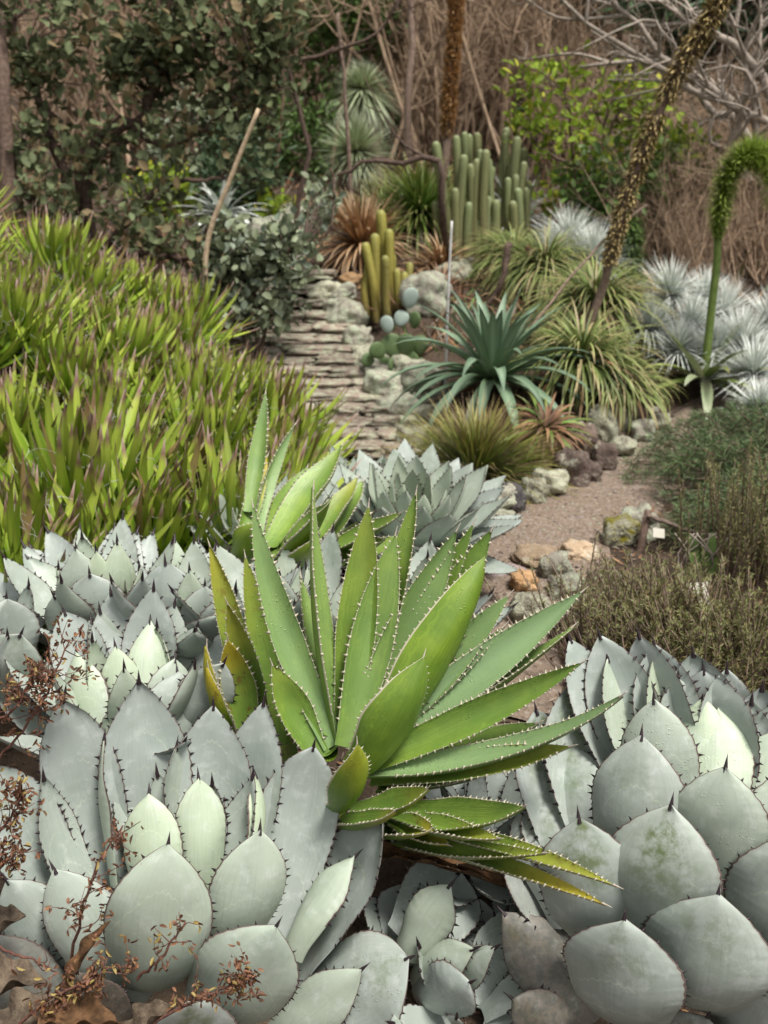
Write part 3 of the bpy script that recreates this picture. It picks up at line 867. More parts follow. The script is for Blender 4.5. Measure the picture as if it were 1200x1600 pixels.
# ---- the green agave
C = at(548, 1195, 2.16)
root = thing('green_agave', 'large bright green agave with white toothed margins at the centre of the silver agaves', 'agave', C, 'green agaves with white teeth')
B = lambda x, y, d=0.0: (x, y, d)
agave_from_tips(root, C, [
    (395, 790, .50, 'b', 53, P(pale=.45), P(face=.5, base=B(522, 1165, .02), bow=.05, sbow=-.05, roll=-12, prof='long')),
    (490, 762, .55, 'b', 47, P(pale=.2), P(base=B(528, 1150, .04), bow=.03, sbow=-.03, roll=38, prof='long')),
    (576, 790, .55, 'b', 66, P(yellow=.15), P(face=.7, base=B(540, 1150, .05), bow=.04, roll=-6)),
    (618, 834, .52, 'b', 73, P(pale=.15), P(face=.75, base=B(543, 1168, .0), bow=.05, roll=8)),
    (650, 770, .57, 'b', 55, P(), P(base=B(560, 1140, .07), bow=.04, roll=-28)),
    (714, 828, .53, 'b', 77, P(pale=.35), P(base=B(560, 1150, .05), bow=.05, roll=28, prof='long')),
    (740, 818, .57, 'b', 51, P(), P(base=B(570, 1150, .08), bow=.05, roll=20)),
    (768, 828, .57, 'b', 77, P(), P(face=.5, base=B(575, 1160, .08), bow=.05)),
    (758, 869, .50, 'f', 96, P(), P(face=.8, base=B(575, 1185, .0), bow=.08, roll=20)),
    (795, 930, .50, 'b', 60, P(pale=.55), P(face=.6, base=B(580, 1170, .06), bow=.04, roll=15)),
    (787, 979, .46, 'b', 42, P(pale=.3), P(base=B(580, 1170, .07), bow=.04)),
    (910, 924, .56, 'b', 75, P(pale=.85), P(face=.4, base=B(572, 1180, .03), bow=.05, roll=8, prof='long')),
    (895, 979, .54, 'b', 55, P(pale=.2), P(base=B(575, 1180, .04), bow=.05, roll=-15, prof='long')),
    (910, 1035, .51, 'f', 60, P(pale=.0), P(tipY=2.02, base=B(575, 1192, .0), bow=.08, roll=38, prof='long')),
    (971, 1087, .56, 'f', 51, P(pale=.7), P(tipY=1.90, base=B(570, 1205, -.01), bow=.10, roll=12, prof='long', recurve=-.02)),
    (892, 1166, .48, 'f', 55, P(yellow=.3), P(tipY=1.95, base=B(580, 1215, .0), bow=.06, roll=30)),
    (662, 1026, .34, 'f', 103, P(pale=.05), P(face=.75, base=B(562, 1205, -.03), bow=.13, roll=12)),
    (558, 1162, .24, 'f', 71, P(yellow=.35), P(face=.6, base=B(528, 1262, -.06), bow=.14, roll=30)),
    (668, 1232, .26, 'f', 60, P(yellow=.3), P(base=B(545, 1270, -.02), bow=.10, roll=25)),
    (617, 1267, .26, 'f', 47, P(yellow=.55), P(base=B(520, 1280, -.03), bow=.08, roll=22)),
    (676, 1294, .27, 'f', 64, P(yellow=.85), P(base=B(580, 1290, -.04), bow=.08, roll=10)),
    (819, 1260, .35, 'f', 68, P(), P(tipY=1.80, base=B(600, 1262, -.01), bow=.10, roll=20)),
    (851, 1333, .36, 'f', 40, P(yellow=.3), P(tipY=1.74, base=B(620, 1312, -.03), bow=.05, roll=15, recurve=.02, prof='long')),
    (962, 1384, .48, 'f', 38, P(yellow=.5), P(tipY=1.62, base=B(640, 1290, -.01), bow=-.01, roll=10, recurve=.03, prof='long')),
    (945, 1413, .46, 'f', 36, P(yellow=.95), P(tipY=1.62, base=B(640, 1310, -.01), bow=.0, roll=12, recurve=.03, prof='long')),
    (481, 974, .38, 'b', 47, P(), P(base=B(520, 1150, .03), bow=.05, roll=-10)),
    (425, 1038, .30, 'f', 60, P(yellow=.1), P(base=B(500, 1185, .0), bow=.10, roll=-30)),
    (455, 1064, .33, 'b', 55, P(), P(base=B(515, 1180, .0), bow=.08, roll=-40)),
    (840, 1130, .44, 'b', 64, P(pale=.1), P(tipY=2.1, base=B(585, 1205, .03), bow=.06)),
    (700, 1320, .30, 'f', 60, P(yellow=.6), P(base=B(600, 1270, -.02), bow=.03, roll=5)),
    (780, 1310, .36, 'f', 47, P(yellow=.35), P(tipY=1.8, base=B(610, 1270, -.01), bow=.04, roll=5)),
], 'green', axis=(0.12, -.22, 1), seed0=700)
agave_from_tips(root, C, [
    (852, 1150, .36, 'b', 77, P(), P(tipY=2.22, base=B(590, 1215, .03), bow=.06)),
    (800, 1190, .36, 'b', 64, P(yellow=.1), P(tipY=2.12, base=B(590, 1228, .02), bow=.05)),
    (640, 930, .46, 'b', 40, P(pale=.2), P(base=B(552, 1150, .05), bow=.04, roll=-35)),
    (470, 900, .46, 'b', 42, P(pale=.1), P(base=B(525, 1150, .05), bow=.04, roll=20)),
], 'green', axis=(0.12, -.22, 1), seed0=760)
# dead brown leaves under it
dl = MB()
for k, (x0, y0, x1, y1, d0, d1, wd) in enumerate(((600, 1320, 838, 1402, 0, -.10, 50), (590, 1330, 720, 1360, -.02, -.10, 34), (640, 1325, 800, 1372, -.03, -.12, 40), (540, 1300, 600, 1345, -.05, -.1, 26))):
    P0, P1 = at(x0, y0, C[1] + d0), at(x1, y1, C[1] + d1)
    o = leaf_geo(P0, P1, (0.1, -.5, .8), wpx(wd, P1), bow=-.03, prof='long', chan=.9, thick=.004, seed=900 + k, wave=.35, twist=.8, teeth=dict(T_GREEN, gap=.03))[0]
    o = o.build('dead_leaf', [M['dead_leaf'], M['dead_leaf'], M['dead_leaf'], M['grey_dead']], C, root)
    o['label'] = 'shrivelled brown dead leaf'

# ---- yellowing offset left of it
C = at(405, 1150, 2.32)
root = thing('green_agave', 'small yellowing green agave offset at the left side of the large green agave', 'agave', C, 'green agaves with white teeth')
agave_from_tips(root, C, [
    (327, 851, .43, 'b', 47, P(yellow=.55), P(base=B(412, 1165, .03), bow=.05, roll=-15)),
    (355, 942, .34, 'f', 53, P(yellow=.5), P(base=B(415, 1170, .0), bow=.08, roll=-25)),
    (383, 869, .42, 'b', 46, P(yellow=.25), P(base=B(440, 1165, .03), bow=.05, roll=20)),
    (356, 1000, .27, 'f', 68, P(yellow=1.0), P(base=B(388, 1165, -.02), bow=.10, roll=-5)),
    (323, 1009, .30, 'f', 40, P(yellow=.7), P(base=B(368, 1165, -.02), bow=.08, roll=20)),
    (325, 1042, .28, 'f', 40, P(yellow=1.0), P(base=B(373, 1165, -.02), bow=.08)),
    (432, 1112, .21, 'b', 44, P(yellow=1.0), P(base=B(455, 1215, -.04), bow=.1, roll=30)),
], 'green', axis=(-.1, -.2, 1), seed0=800)

# ---- second green agave, behind
C = at(425, 868, 3.0)
root = thing('green_agave', 'second green agave with leaning broad leaves at the edge of the spiky mass', 'agave', C, 'green agaves with white teeth')
agave_from_tips(root, C, [
    (534, 695, .46, 'b', 72, P(yellow=.05), P(base=B(425, 855, -.0), bow=.05, roll=-20)),
    (558, 746, .42, 'b', 52, P(yellow=.35), P(base=B(470, 870, .0), bow=.05, roll=-10)),
    (567, 751, .46, 'b', 56, P(), P(base=B(475, 880, .05), bow=.05)),
    (517, 778, .34, 'f', 84, P(), P(base=B(415, 885, -.04), bow=.10, roll=15)),
    (625, 802, .44, 'f', 40, P(yellow=.1), P(base=B(505, 860, .0), bow=.06, roll=15)),
    (601, 842, .36, 'f', 44, P(yellow=.1), P(base=B(500, 880, .0), bow=.06, roll=15)),
    (640, 835, .40, 'f', 40, P(yellow=.1), P(base=B(500, 890, .0), bow=.06, roll=15)),
    (398, 818, .18, 'f', 60, P(yellow=.1), P(base=B(372, 880, -.03), bow=.12, roll=-20)),
    (415, 614, .52, 'b', 30, P(pale=.2), P(base=B(390, 800, .1), bow=.05, roll=-20, prof='long')),
    (462, 662, .46, 'b', 28, P(pale=.5), P(base=B(400, 850, .05), bow=.12, roll=50, prof='long')),
    (418, 712, .36, 'b', 34, P(yellow=1.0), P(base=B(375, 850, .02), bow=.06, roll=30)),
    (498, 835, .26, 'f', 60, P(yellow=.15), P(base=B(430, 900, -.05), bow=.1)),
    (480, 730, .42, 'b', 60, P(), P(base=B(425, 860, .06), bow=.05)),
    (545, 830, .36, 'b', 60, P(), P(base=B(450, 890, .02), bow=.06)),
], 'green', axis=(.05, -.2, 1), seed0=850)
# ------------------------------------------------------------------ plant pieces
BP = ([0, .15, .4, .65, .85, 1], [.75, .9, 1, .8, .42, .02])

def blade(mb, P0, D, N, L, w, curl=0.0, nseg=5, fold=0.25, rnd=0.5, mi=0, prof=BP, side=0.0, thick=0.0):
    """a narrow leaf: starts along D, upper face N, turns by curl radians away from N"""
    D = nrm(D); N = nrm(N - D * np.dot(N, D)); Sd = np.cross(D, N)
    p = np.array(P0, float)
    V = []; UV = []
    for i in range(nseg + 1):
        t = i / nseg
        a = curl * t * (0.5 + 0.5 * t)
        T = D * math.cos(a) - N * math.sin(a)
        Nn = N * math.cos(a) + D * math.sin(a)
        if i: p = p + (T + Sd * side * t) * (L / nseg)
        hw = w * 0.5 * np.interp(t, *prof)
        V += [p - Sd * hw + Nn * hw * fold * 2, p, p + Sd * hw + Nn * hw * fold * 2]
        UV += [(0, t), (.5, t), (1, t)]
    F = []
    for i in range(nseg):
        a = i * 3
        F += [(a, a + 1, a + 4, a + 3), (a + 1, a + 2, a + 5, a + 4)]
    mb.add(V, F, UV, rnd, mi)

def rosette(mb, C, axis, n, L, w, tilt, curl, rs, fold=.25, nseg=5, prof=BP, r0=.02, golden=True, upL=0.8, mi=0, az=None, side=0.0):
    C = np.asarray(C, float); axis = nrm(axis)
    a = nrm(np.cross(axis, (0.13, 1, 0.1))); b = np.cross(axis, a)
    for k in range(n):
        t = (k + .5) / n
        an = k * 2.39996 if golden else rs.uniform(0, 6.283)
        if az: an = rs.uniform(*az)
        tl = R(tilt[0] + (tilt[1] - tilt[0]) * t) + rs.normal(0, .09)
        hd = a * math.cos(an) + b * math.sin(an)
        D = axis * math.cos(tl) + hd * math.sin(tl)
        N = axis * math.sin(tl) - hd * math.cos(tl)
        Lk = L * (upL + (1 - upL) * min(1, 2 * t)) * rs.uniform(.82, 1.12)
        blade(mb, C + hd * r0 * t, D, N, Lk, w * rs.uniform(.8, 1.15), rs.uniform(*curl), nseg, fold, rs.uniform(0, 1), mi, prof, rs.uniform(-side, side))

def tube(mb, pts, rad, sides=6, rnd=0.5, mi=0, cap=True, ribs=0):
    pts = [np.asarray(p, float) for p in pts]
    n = len(pts)
    if np.isscalar(rad): rad = [rad] * n
    V = []; UV = []
    prevA = None
    for i, p in enumerate(pts):
        T = nrm((pts[min(i + 1, n - 1)] - pts[max(i - 1, 0)]))
        if prevA is None:
            A = nrm(np.cross(T, (0.31, 0.87, 0.2) if abs(T[1]) < .9 else (1, 0, .1)))
        else:
            A = nrm(prevA - T * np.dot(prevA, T))
        prevA = A
        Bv = np.cross(T, A)
        for q in range(sides):
            an = q / sides * 2 * math.pi
            r = rad[i] * (1 + (0.13 if q % 2 else -0.13) * (1 if ribs else 0))
            V.append(p + (A * math.cos(an) + Bv * math.sin(an)) * r)
            UV.append((q / sides, i / (n - 1)))
    F = [(i * sides + q, i * sides + (q + 1) % sides, (i + 1) * sides + (q + 1) % sides, (i + 1) * sides + q) for i in range(n - 1) for q in range(sides)]
    if cap:
        V.append(pts[-1]); UV.append((.5, 1))
        F += [((n - 1) * sides + q, (n - 1) * sides + (q + 1) % sides, n * sides) for q in range(sides)]
    mb.add(V, F, UV, rnd, mi)

def spline(ctrl, n=12):
    c = np.asarray(ctrl, float)
    t = np.linspace(0, len(c) - 1, n)
    out = []
    for s in t:
        i = min(int(s), len(c) - 2); f = s - i
        p0 = c[max(i - 1, 0)]; p1 = c[i]; p2 = c[i + 1]; p3 = c[min(i + 2, len(c) - 1)]
        out.append(0.5 * (2 * p1 + (p2 - p0) * f + (2 * p0 - 5 * p1 + 4 * p2 - p3) * f * f + (3 * p1 - p0 - 3 * p2 + p3) * f ** 3))
    return np.array(out)

def leaflet(mb, p, D, N, L, w, rnd, mi=0, fold=.18):
    D = nrm(D); N = nrm(N - D * np.dot(N, D)); Sd = np.cross(D, N)
    up = N * w * fold
    V = [p, p + D * L * .3 - Sd * w * .42 + up, p + D * L * .7 - Sd * w * .4 + up, p + D * L, p + D * L * .7 + Sd * w * .4 + up, p + D * L * .3 + Sd * w * .42 + up]
    mb.add(V, [(0, 3, 2, 1), (0, 5, 4, 3)], [(.5, 0), (0, .3), (0, .7), (.5, 1), (1, .7), (1, .3)], rnd, mi)

def rdir(rs):
    v = rs.normal(0, 1, 3)
    return v / (np.linalg.norm(v) + 1e-9)

def leafy(root, origin, limbs, blobs, leaf, rs, mleaf, mwood, per=9, leafpart='foliage', twig=.006, spread=.11, updir=.35):
    """a shrub: limbs are (control points, r0, r1), blobs are (centre, radii, clusters)"""
    wood = MB(); fol = MB()
    nodes = []
    for ctrl, ra, rb in limbs:
        pts = spline(ctrl, max(8, 5 * len(ctrl)))
        pts[1:-1] += rs.normal(0, ra * .35, pts[1:-1].shape)
        tube(wood, pts, np.linspace(ra, rb, len(pts)), 6)
        nodes += [p for p in pts[len(pts) // 3:]]
    nodes = np.array(nodes)
    for c, rad, k in blobs:
        c = np.asarray(c, float); rad = np.asarray(rad, float)
        for _ in range(k):
            q = rdir(rs) * rs.uniform(.25, 1.0) ** (1 / 2.2)
            p = c + q * rad
            d2 = ((nodes - p) ** 2).sum(1)
            b = nodes[np.argmin(d2)]
            mid = b * .45 + p * .55 + rs.normal(0, .05, 3) + np.array([0, 0, .05])
            tp = spline([b, mid, p], 6)
            tube(wood, tp, np.linspace(twig, twig * .4, 6), 3, cap=False)
            g = rs.uniform(0, 1)
            for _l in range(per):
                s = rs.uniform(.25, 1.0)
                pp = p + (mid - p) * (1 - s) * .9 + rs.normal(0, spread * .35, 3)
                D = nrm(rdir(rs) + np.array([0, 0, updir]) + nrm(p - c) * .4)
                N = nrm(rdir(rs) * .8 + np.array([0, -.25, .9]))
                L = leaf[0] * rs.uniform(.65, 1.2)
                leaflet(fol, pp, D, N, L, leaf[1] * L / leaf[0], np.clip(g * .5 + rs.uniform(0, .5), 0, 1))
    wood.build('branches', mwood, origin, root)
    fol.build(leafpart, mleaf, origin, root)

def dup(o, loc=None, rot=None, scale=None, label=None, group=None):
    c = o.copy(); COL.objects.link(c)
    if loc is not None: c.location = loc
    if rot is not None: c.rotation_euler = rot
    if scale is not None: c.scale = (scale,) * 3
    if label: c['label'] = label
    if group: c['group'] = group
    for ch in o.children:
        k = ch.copy(); COL.objects.link(k); k.parent = c
    return c

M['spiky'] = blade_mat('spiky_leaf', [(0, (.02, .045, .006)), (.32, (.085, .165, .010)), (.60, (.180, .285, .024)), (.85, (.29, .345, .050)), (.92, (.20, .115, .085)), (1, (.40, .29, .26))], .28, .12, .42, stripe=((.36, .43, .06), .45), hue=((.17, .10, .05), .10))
M['spiky_dry'] = blade_mat('spiky_dry_leaf', [(0, (.06, .035, .02)), (1, (.22, .13, .07))], .4, .0)
M['blue_agave'] = blade_mat('blue_green_leaf', [(0, (.19, .29, .13)), (.4, (.135, .205, .125)), (1, (.11, .16, .105))], .3, .06, .45, .3, stripe=((.25, .33, .22), .55))
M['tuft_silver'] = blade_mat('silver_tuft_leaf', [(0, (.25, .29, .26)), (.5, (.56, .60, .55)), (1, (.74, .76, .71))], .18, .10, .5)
M['yucca'] = blade_mat('yucca_leaf', [(0, (.36, .36, .22)), (.5, (.30, .36, .20)), (1, (.40, .43, .30))], .25, .10, .45)
M['skirt'] = blade_mat('dry_skirt', [(0, (.18, .14, .105)), (1, (.30, .24, .18))], .35, .05, .8)
M['grass_green'] = blade_mat('green_tuft_blade', [(0, (.04, .085, .012)), (.5, (.115, .185, .03)), (.85, (.20, .22, .06)), (1, (.24, .17, .08))], .35, .15, .5)
M['grass_mixed'] = blade_mat('tuft_blade', [(0, (.03, .065, .008)), (.45, (.11, .16, .02)), (.8, (.26, .24, .06)), (1, (.30, .22, .10))], .35, .12, .5, hue=((.14, .085, .055), .35))
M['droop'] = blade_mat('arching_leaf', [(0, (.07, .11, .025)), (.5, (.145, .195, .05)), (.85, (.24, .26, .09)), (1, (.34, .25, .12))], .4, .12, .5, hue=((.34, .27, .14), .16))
M['dry_tan'] = blade_mat('dry_tan_leaf', [(0, (.16, .08, .035)), (.5, (.33, .19, .09)), (1, (.46, .34, .21))], .35, .08, .7)
M['dry_red'] = blade_mat('dry_red_leaf', [(0, (.07, .04, .025)), (.5, (.165, .08, .04)), (1, (.24, .145, .08))], .45, .08, .7)
M['dark_round'] = blade_mat('dark_round_leaf', [(0, (.095, .115, .055)), (1, (.13, .155, .078))], .55, .25, .6, .12, hue=((.21, .15, .08), .14))
M['dark_round2'] = blade_mat('grey_green_round_leaf', [(0, (.15, .18, .10)), (1, (.22, .25, .16))], .5, .15, .5, .25, hue=((.20, .24, .18), .2))
M['yellow_green'] = blade_mat('yellow_green_leaf', [(0, (.16, .25, .025)), (1, (.26, .34, .04))], .45, .30, .6, .15, hue=((.42, .40, .05), .12))
M['mid_green'] = blade_mat('mid_green_leaf', [(0, (.07, .13, .03)), (1, (.12, .19, .05))], .4, .15, .5)
M['deep_green'] = blade_mat('deep_green_needle', [(0, (.035, .07, .03)), (1, (.07, .115, .05))], .4, .08, .5)
M['feather'] = blade_mat('feathery_leaf', [(0, (.075, .12, .045)), (1, (.125, .19, .075))], .45, .15, .6, hue=((.16, .125, .07), .12))
M['heath'] = blade_mat('heath_needle', [(0, (.14, .155, .06)), (.6, (.21, .235, .085)), (1, (.33, .30, .12))], .4, .12, .6, hue=((.24, .16, .07), .14))
M['bark_brown'] = bark_mat('brown_bark', (.10, .066, .05), (.20, .14, .11))
M['bark_dark'] = bark_mat('dark_bark', (.05, .034, .026), (.125, .085, .066))
M['bark_pale'] = bark_mat('pale_bark', (.20, .165, .135), (.36, .31, .26))
M['twig'] = bark_mat('bare_twig', (.23, .155, .105), (.42, .31, .21), 12)
M['stalk_tan'] = bark_mat('tan_stalk', (.38, .28, .18), (.56, .43, .30), 30)
M['stalk_brown'] = bark_mat('brown_stalk', (.13, .09, .07), (.25, .18, .14), 40)
M['seed_tan'] = blade_mat('seed_capsule', [(0, (.17, .12, .05)), (1, (.44, .34, .15))], .45, .08, .7)
M['seed_brown'] = blade_mat('brown_capsule', [(0, (.24, .125, .05)), (1, (.52, .32, .14))], .4, .08, .7)
M['bloom_green'] = blade_mat('green_bloom', [(0, (.13, .22, .025)), (.6, (.32, .45, .06)), (1, (.52, .56, .20))], .35, .15, .5)
M['stalk_green'] = bark_mat('green_stalk', (.085, .13, .03), (.14, .19, .05), 20, .5)
M['rope'] = bark_mat('weathered_rail', (.10, .075, .06), (.19, .145, .115), 60)
M['white_rod'] = bark_mat('white_rod', (.36, .35, .33), (.55, .54, .52), 20, .6)
M['card'] = plain('label_card', (.52, .49, .42), .5, .06, 20)

def cactus_mat(name, stops, rib=0.35):
    t = NT(name)
    u, v = t.uv()
    r = t.rand()
    col = t.ramp(v, stops)
    g = t.noise(t.obj(), 60, 3)
    col = t.mix(t.math('MULTIPLY', r, .45), col, (.15, .135, .045))
    col = t.mix(t.math('MULTIPLY', g, .35), col, (.30, .27, .16))
    t.bump(g, .4, .01)
    return t.done(col, .55, .35)
M['cactus_yellow'] = cactus_mat('yellow_cactus', [(0, (.13, .085, .02)), (.35, (.26, .21, .022)), (.8, (.27, .25, .03)), (1, (.21, .23, .05))])
M['cactus_green'] = cactus_mat('green_cactus', [(0, (.10, .07, .045)), (.4, (.115, .135, .05)), (.85, (.13, .18, .07)), (1, (.24, .30, .17))])
M['cactus_olive'] = cactus_mat('olive_cactus', [(0, (.14, .09, .06)), (.4, (.13, .13, .04)), (1, (.19, .20, .08))])
M['pad_grey'] = plain('grey_pad', (.27, .33, .29), .6, .2, 40)
M['pad_green'] = plain('green_pad', (.085, .13, .05), .55, .3, 30)

def rock_mat(name, a, b, lich, amount, moss=None):
    t = NT(name)
    p = t.new('ShaderNodeTexCoord').outputs['Object']
    r = t.rand()
    n = t.noise(p, 9, 6, .7); l = t.noise(p, 14, 5, .75); f = t.noise(p, 70, 3, .7)
    col = t.mix(t.smooth(n, .3, .7), a, b)
    col = t.mix(t.math('MULTIPLY', t.smooth(f, .5, .8), .4), col, tuple(c * .45 for c in a))
    col = t.mix(t.smooth(l, .62 - amount * .35, .70 - amount * .25), col, lich)
    if moss:
        g = t.new('ShaderNodeNewGeometry').outputs['Normal']
        s = t.new('ShaderNodeSeparateXYZ'); t.link(g, s.inputs[0])
        col = t.mix(t.math('MULTIPLY', t.smooth(n, .4, .55), t.smooth(s.outputs[2], -.2, .4)), col, moss)
    cc = t.new('ShaderNodeCombineColor')
    for i in range(3): t.link(t.math('ADD', .68, t.math('MULTIPLY', r, .6)), cc.inputs[i])
    col = t.mix(1.0, col, cc.outputs[0], 'MULTIPLY')
    t.bump(t.math('ADD', n, t.math('MULTIPLY', f, .5)), .8, .03)
    return t.done(col, .9, .2)
LICH = (.38, .38, .28)
M['rock_lichen'] = rock_mat('lichen_rock', (.15, .13, .10), (.26, .23, .18), LICH, .75)
M['rock_pale'] = rock_mat('pale_rock', (.20, .18, .145), (.31, .29, .235), (.35, .375, .275), .5)
M['rock_brown'] = rock_mat('brown_rock', (.085, .062, .05), (.17, .125, .105), (.33, .32, .25), .22)
M['rock_dark'] = rock_mat('dark_rock', (.05, .045, .045), (.10, .09, .09), (.26, .26, .24), .15)
M['rock_tan'] = rock_mat('tan_rock', (.30, .215, .14), (.46, .35, .24), (.42, .38, .30), .3)
M['rock_orange'] = rock_mat('orange_rock', (.33, .19, .09), (.47, .31, .17), (.40, .33, .25), .15)
M['rock_pink'] = rock_mat('pink_rock', (.25, .19, .175), (.36, .29, .27), (.36, .33, .30), .2)
M['rock_moss'] = rock_mat('mossy_rock', (.22, .21, .15), (.33, .32, .25), LICH, .5, (.145, .125, .012))
M['step_stone'] = rock_mat('step_stone', (.17, .132, .105), (.30, .24, .19), (.34, .34, .25), .45)
M['step_earth'] = rock_mat('step_earth', (.12, .09, .072), (.21, .165, .13), (.26, .21, .165), .3)

# ------------------------------------------------------------------ rocks
import bmesh
def ico(sub):
    bm = bmesh.new(); bmesh.ops.create_icosphere(bm, subdivisions=sub, radius=1)
    bm.verts.ensure_lookup_table()
    v = np.array([x.co[:] for x in bm.verts]); f = [tuple(q.index for q in x.verts) for x in bm.faces]
    bm.free(); return v, f
ICOV, ICOF = ico(4)
ICOV3, ICOF3 = ico(3)
ICOV1, ICOF1 = ico(1)
rock_n = [0]
def rock(label, base_px, wp, hp, mat, group=None, Y=None, flat=1.0, name='rock', depth=1.0, box=.35):
    rock_n[0] += 1
    sd_ = rock_n[0] * 3.7
    p = on_ground(*base_px) if Y is None else at(base_px[0], base_px[1], Y)
    w_ = wpx(wp, p) * .5; h_ = wpx(hp, p) * .5 * 1.05
    V = ICOV.copy()
    m = np.max(np.abs(V), axis=1, keepdims=True)
    V = V * (1 - box) + V / m * box * .85
    out = np.zeros_like(V)
    for i, q in enumerate(V):
        d = mnoise.noise(Vector(q * 1.1) + Vector((sd_, sd_ * .3, 0))) * .32 + mnoise.noise(Vector(q * 2.7) + Vector((0, sd_, 5))) * .16 + mnoise.noise(Vector(q * 6) + Vector((sd_, 0, 5))) * .09 + mnoise.noise(Vector(q * 14) + Vector((sd_, 2, 5))) * .045
        # chipped faces
        c = max(0.0, mnoise.noise(Vector(q * 1.7) + Vector((9, sd_, 1)))) * .25
        out[i] = q * (1 + d - c)
    out *= np.array([w_, w_ * depth, h_])
    a = sd_
    ca, sa = math.cos(a) * .35, math.sin(a) * .35
    out[:, 2] += out[:, 0] * .12 * math.sin(a * 2)
    mb = MB(); mb.add(out + np.array([0, 0, h_ * .72]), ICOF)
    o = mb.build(name, M[mat])
    o.location = (p[0], p[1] + w_ * .4, p[2])
    return tag(o, label, 'rock', group)

ORD = ['first', 'second', 'third', 'fourth', 'fifth', 'sixth', 'seventh', 'eighth', 'ninth', 'tenth', 'eleventh', 'twelfth', 'thirteenth', 'fourteenth', 'fifteenth', 'sixteenth']
G_E = 'rocks edging the planted bank along the path'
for args in (
    ('greenish lichen rock under the left edge of the grass tuft', (703, 768), 70, 44, 'rock_lichen'),
    ('long cream rock lying at the bend of the path below the grass tuft', (766, 806), 82, 56, 'rock_pale'),
    ('blackish rock in the shadow of the grass tuft', (797, 806), 48, 58, 'rock_dark'),
    ('pitted pale rock between the blackish rock and the round lichen rock', (834, 790), 46, 46, 'rock_lichen'),
    ('round rock with a cap of pale lichen right of the grass tuft', (862, 778), 58, 48, 'rock_lichen'),
    ('tall brown leaning rock beside the round lichen-capped rock', (893, 764), 58, 66, 'rock_brown'),
    ('small brown rock with a lichen corner right of the tall brown rock', (922, 757), 42, 38, 'rock_brown'),
    ('reddish brown rock near the far end of the path edging', (944, 738), 44, 50, 'rock_brown'),
    ('smooth dark brown rock set in the bank above the brown path rocks', (908, 712), 54, 56, 'rock_brown'),
    ('upright pale lichen rock at the top of the edging', (942, 690), 52, 62, 'rock_lichen'),
    ('low grey rock where the path disappears', (975, 716), 48, 34, 'rock_lichen'),
    ('whitish rock half hidden by the feathery green shrub', (1006, 694), 44, 40, 'rock_pale'),
    ('pale rock below the small olive cactus', (968, 676), 38, 40, 'rock_pale'),
    ('tan flat rock jutting into the path left of the bend', (762, 838), 64, 26, 'rock_tan'),
    ('mottled tan rock tucked under the long cream rock', (788, 826), 50, 30, 'rock_lichen'),
    ('small bluish grey rock beside the pale silver rosette', (737, 812), 34, 22, 'rock_pink'),
    ('lichen rock hidden under the green agave at the bank top', (1030, 676), 40, 34, 'rock_lichen'),
): rock(*args, group=G_E)
G_S = 'lichen rocks edging the steps'
for args in (
    ('lichen covered rock at the right end of the highest visible steps', (545, 520), 60, 52, 'rock_pale'),
    ('lumpy pale rock right of the middle steps', (558, 548), 55, 42, 'rock_pale'),
    ('yellowish lichen rock above the pale round boulders', (577, 577), 62, 37, 'rock_lichen'),
    ('low lichen rock between the steps and the prickly pear', (590, 600), 55, 35, 'rock_pale'),
    ('large rounded lichen boulder right of the lower steps', (612, 628), 80, 52, 'rock_pale'),
    ('lichen boulder just below the large rounded boulder', (626, 654), 80, 42, 'rock_pale'),
    ('flat lichen slab at the lower right corner of the steps', (668, 672), 70, 42, 'rock_lichen'),
    ('tall lichen rock leaning on the bank right of the lowest step', (652, 712), 67, 50, 'rock_pale'),
    ('lichen rock at the foot of the white rod', (662, 620), 70, 55, 'rock_pale'),
    ('grey lichen rock left of the grass tuft', (645, 690), 55, 42, 'rock_lichen'),
    ('rusty red stone on the bank by the yellow cactus', (549, 452), 45, 27, 'rock_orange'),
    ('pale rock above the highest steps', (505, 470), 55, 32, 'rock_lichen'),
    ('grey green rock left of the yellow cactus foot', (535, 476), 45, 32, 'rock_pale'),
    ('big pale rock behind the prickly pear', (665, 492), 80, 75, 'rock_pale'),
    ('whitish lichen outcrop behind the dark shrub', (430, 425), 92, 92, 'rock_pale'),
    ('pinkish rock at the left end of the upper steps', (410, 460), 75, 50, 'rock_lichen'),
    ('pale block on the slope behind the dark shrub', (455, 372), 75, 55, 'rock_pale'),
    ('low rock among the dry leaves above the prickly pear', (705, 445), 62, 37, 'rock_lichen'),
    ('grey rock behind the blue-green agave', (720, 430), 50, 32, 'rock_pale'),
    ('small pale stone squeezed between the steps and the large rounded boulder', (600, 606), 46, 30, 'rock_pale'),
    ('rounded pale rock in front of the prickly pear', (585, 590), 52, 34, 'rock_pale'),
    ('pitted rock on the bank between the white rod and the lichen boulders', (640, 602), 60, 46, 'rock_lichen'),
    ('pale lichen lump beside the highest rock of the step edging', (528, 498), 44, 34, 'rock_pale'),
    ('low pale rock just above the grass tuft', (682, 652), 60, 40, 'rock_pale'),
): rock(*args, group=G_S)
G_F = 'stones at the near edge of the path'
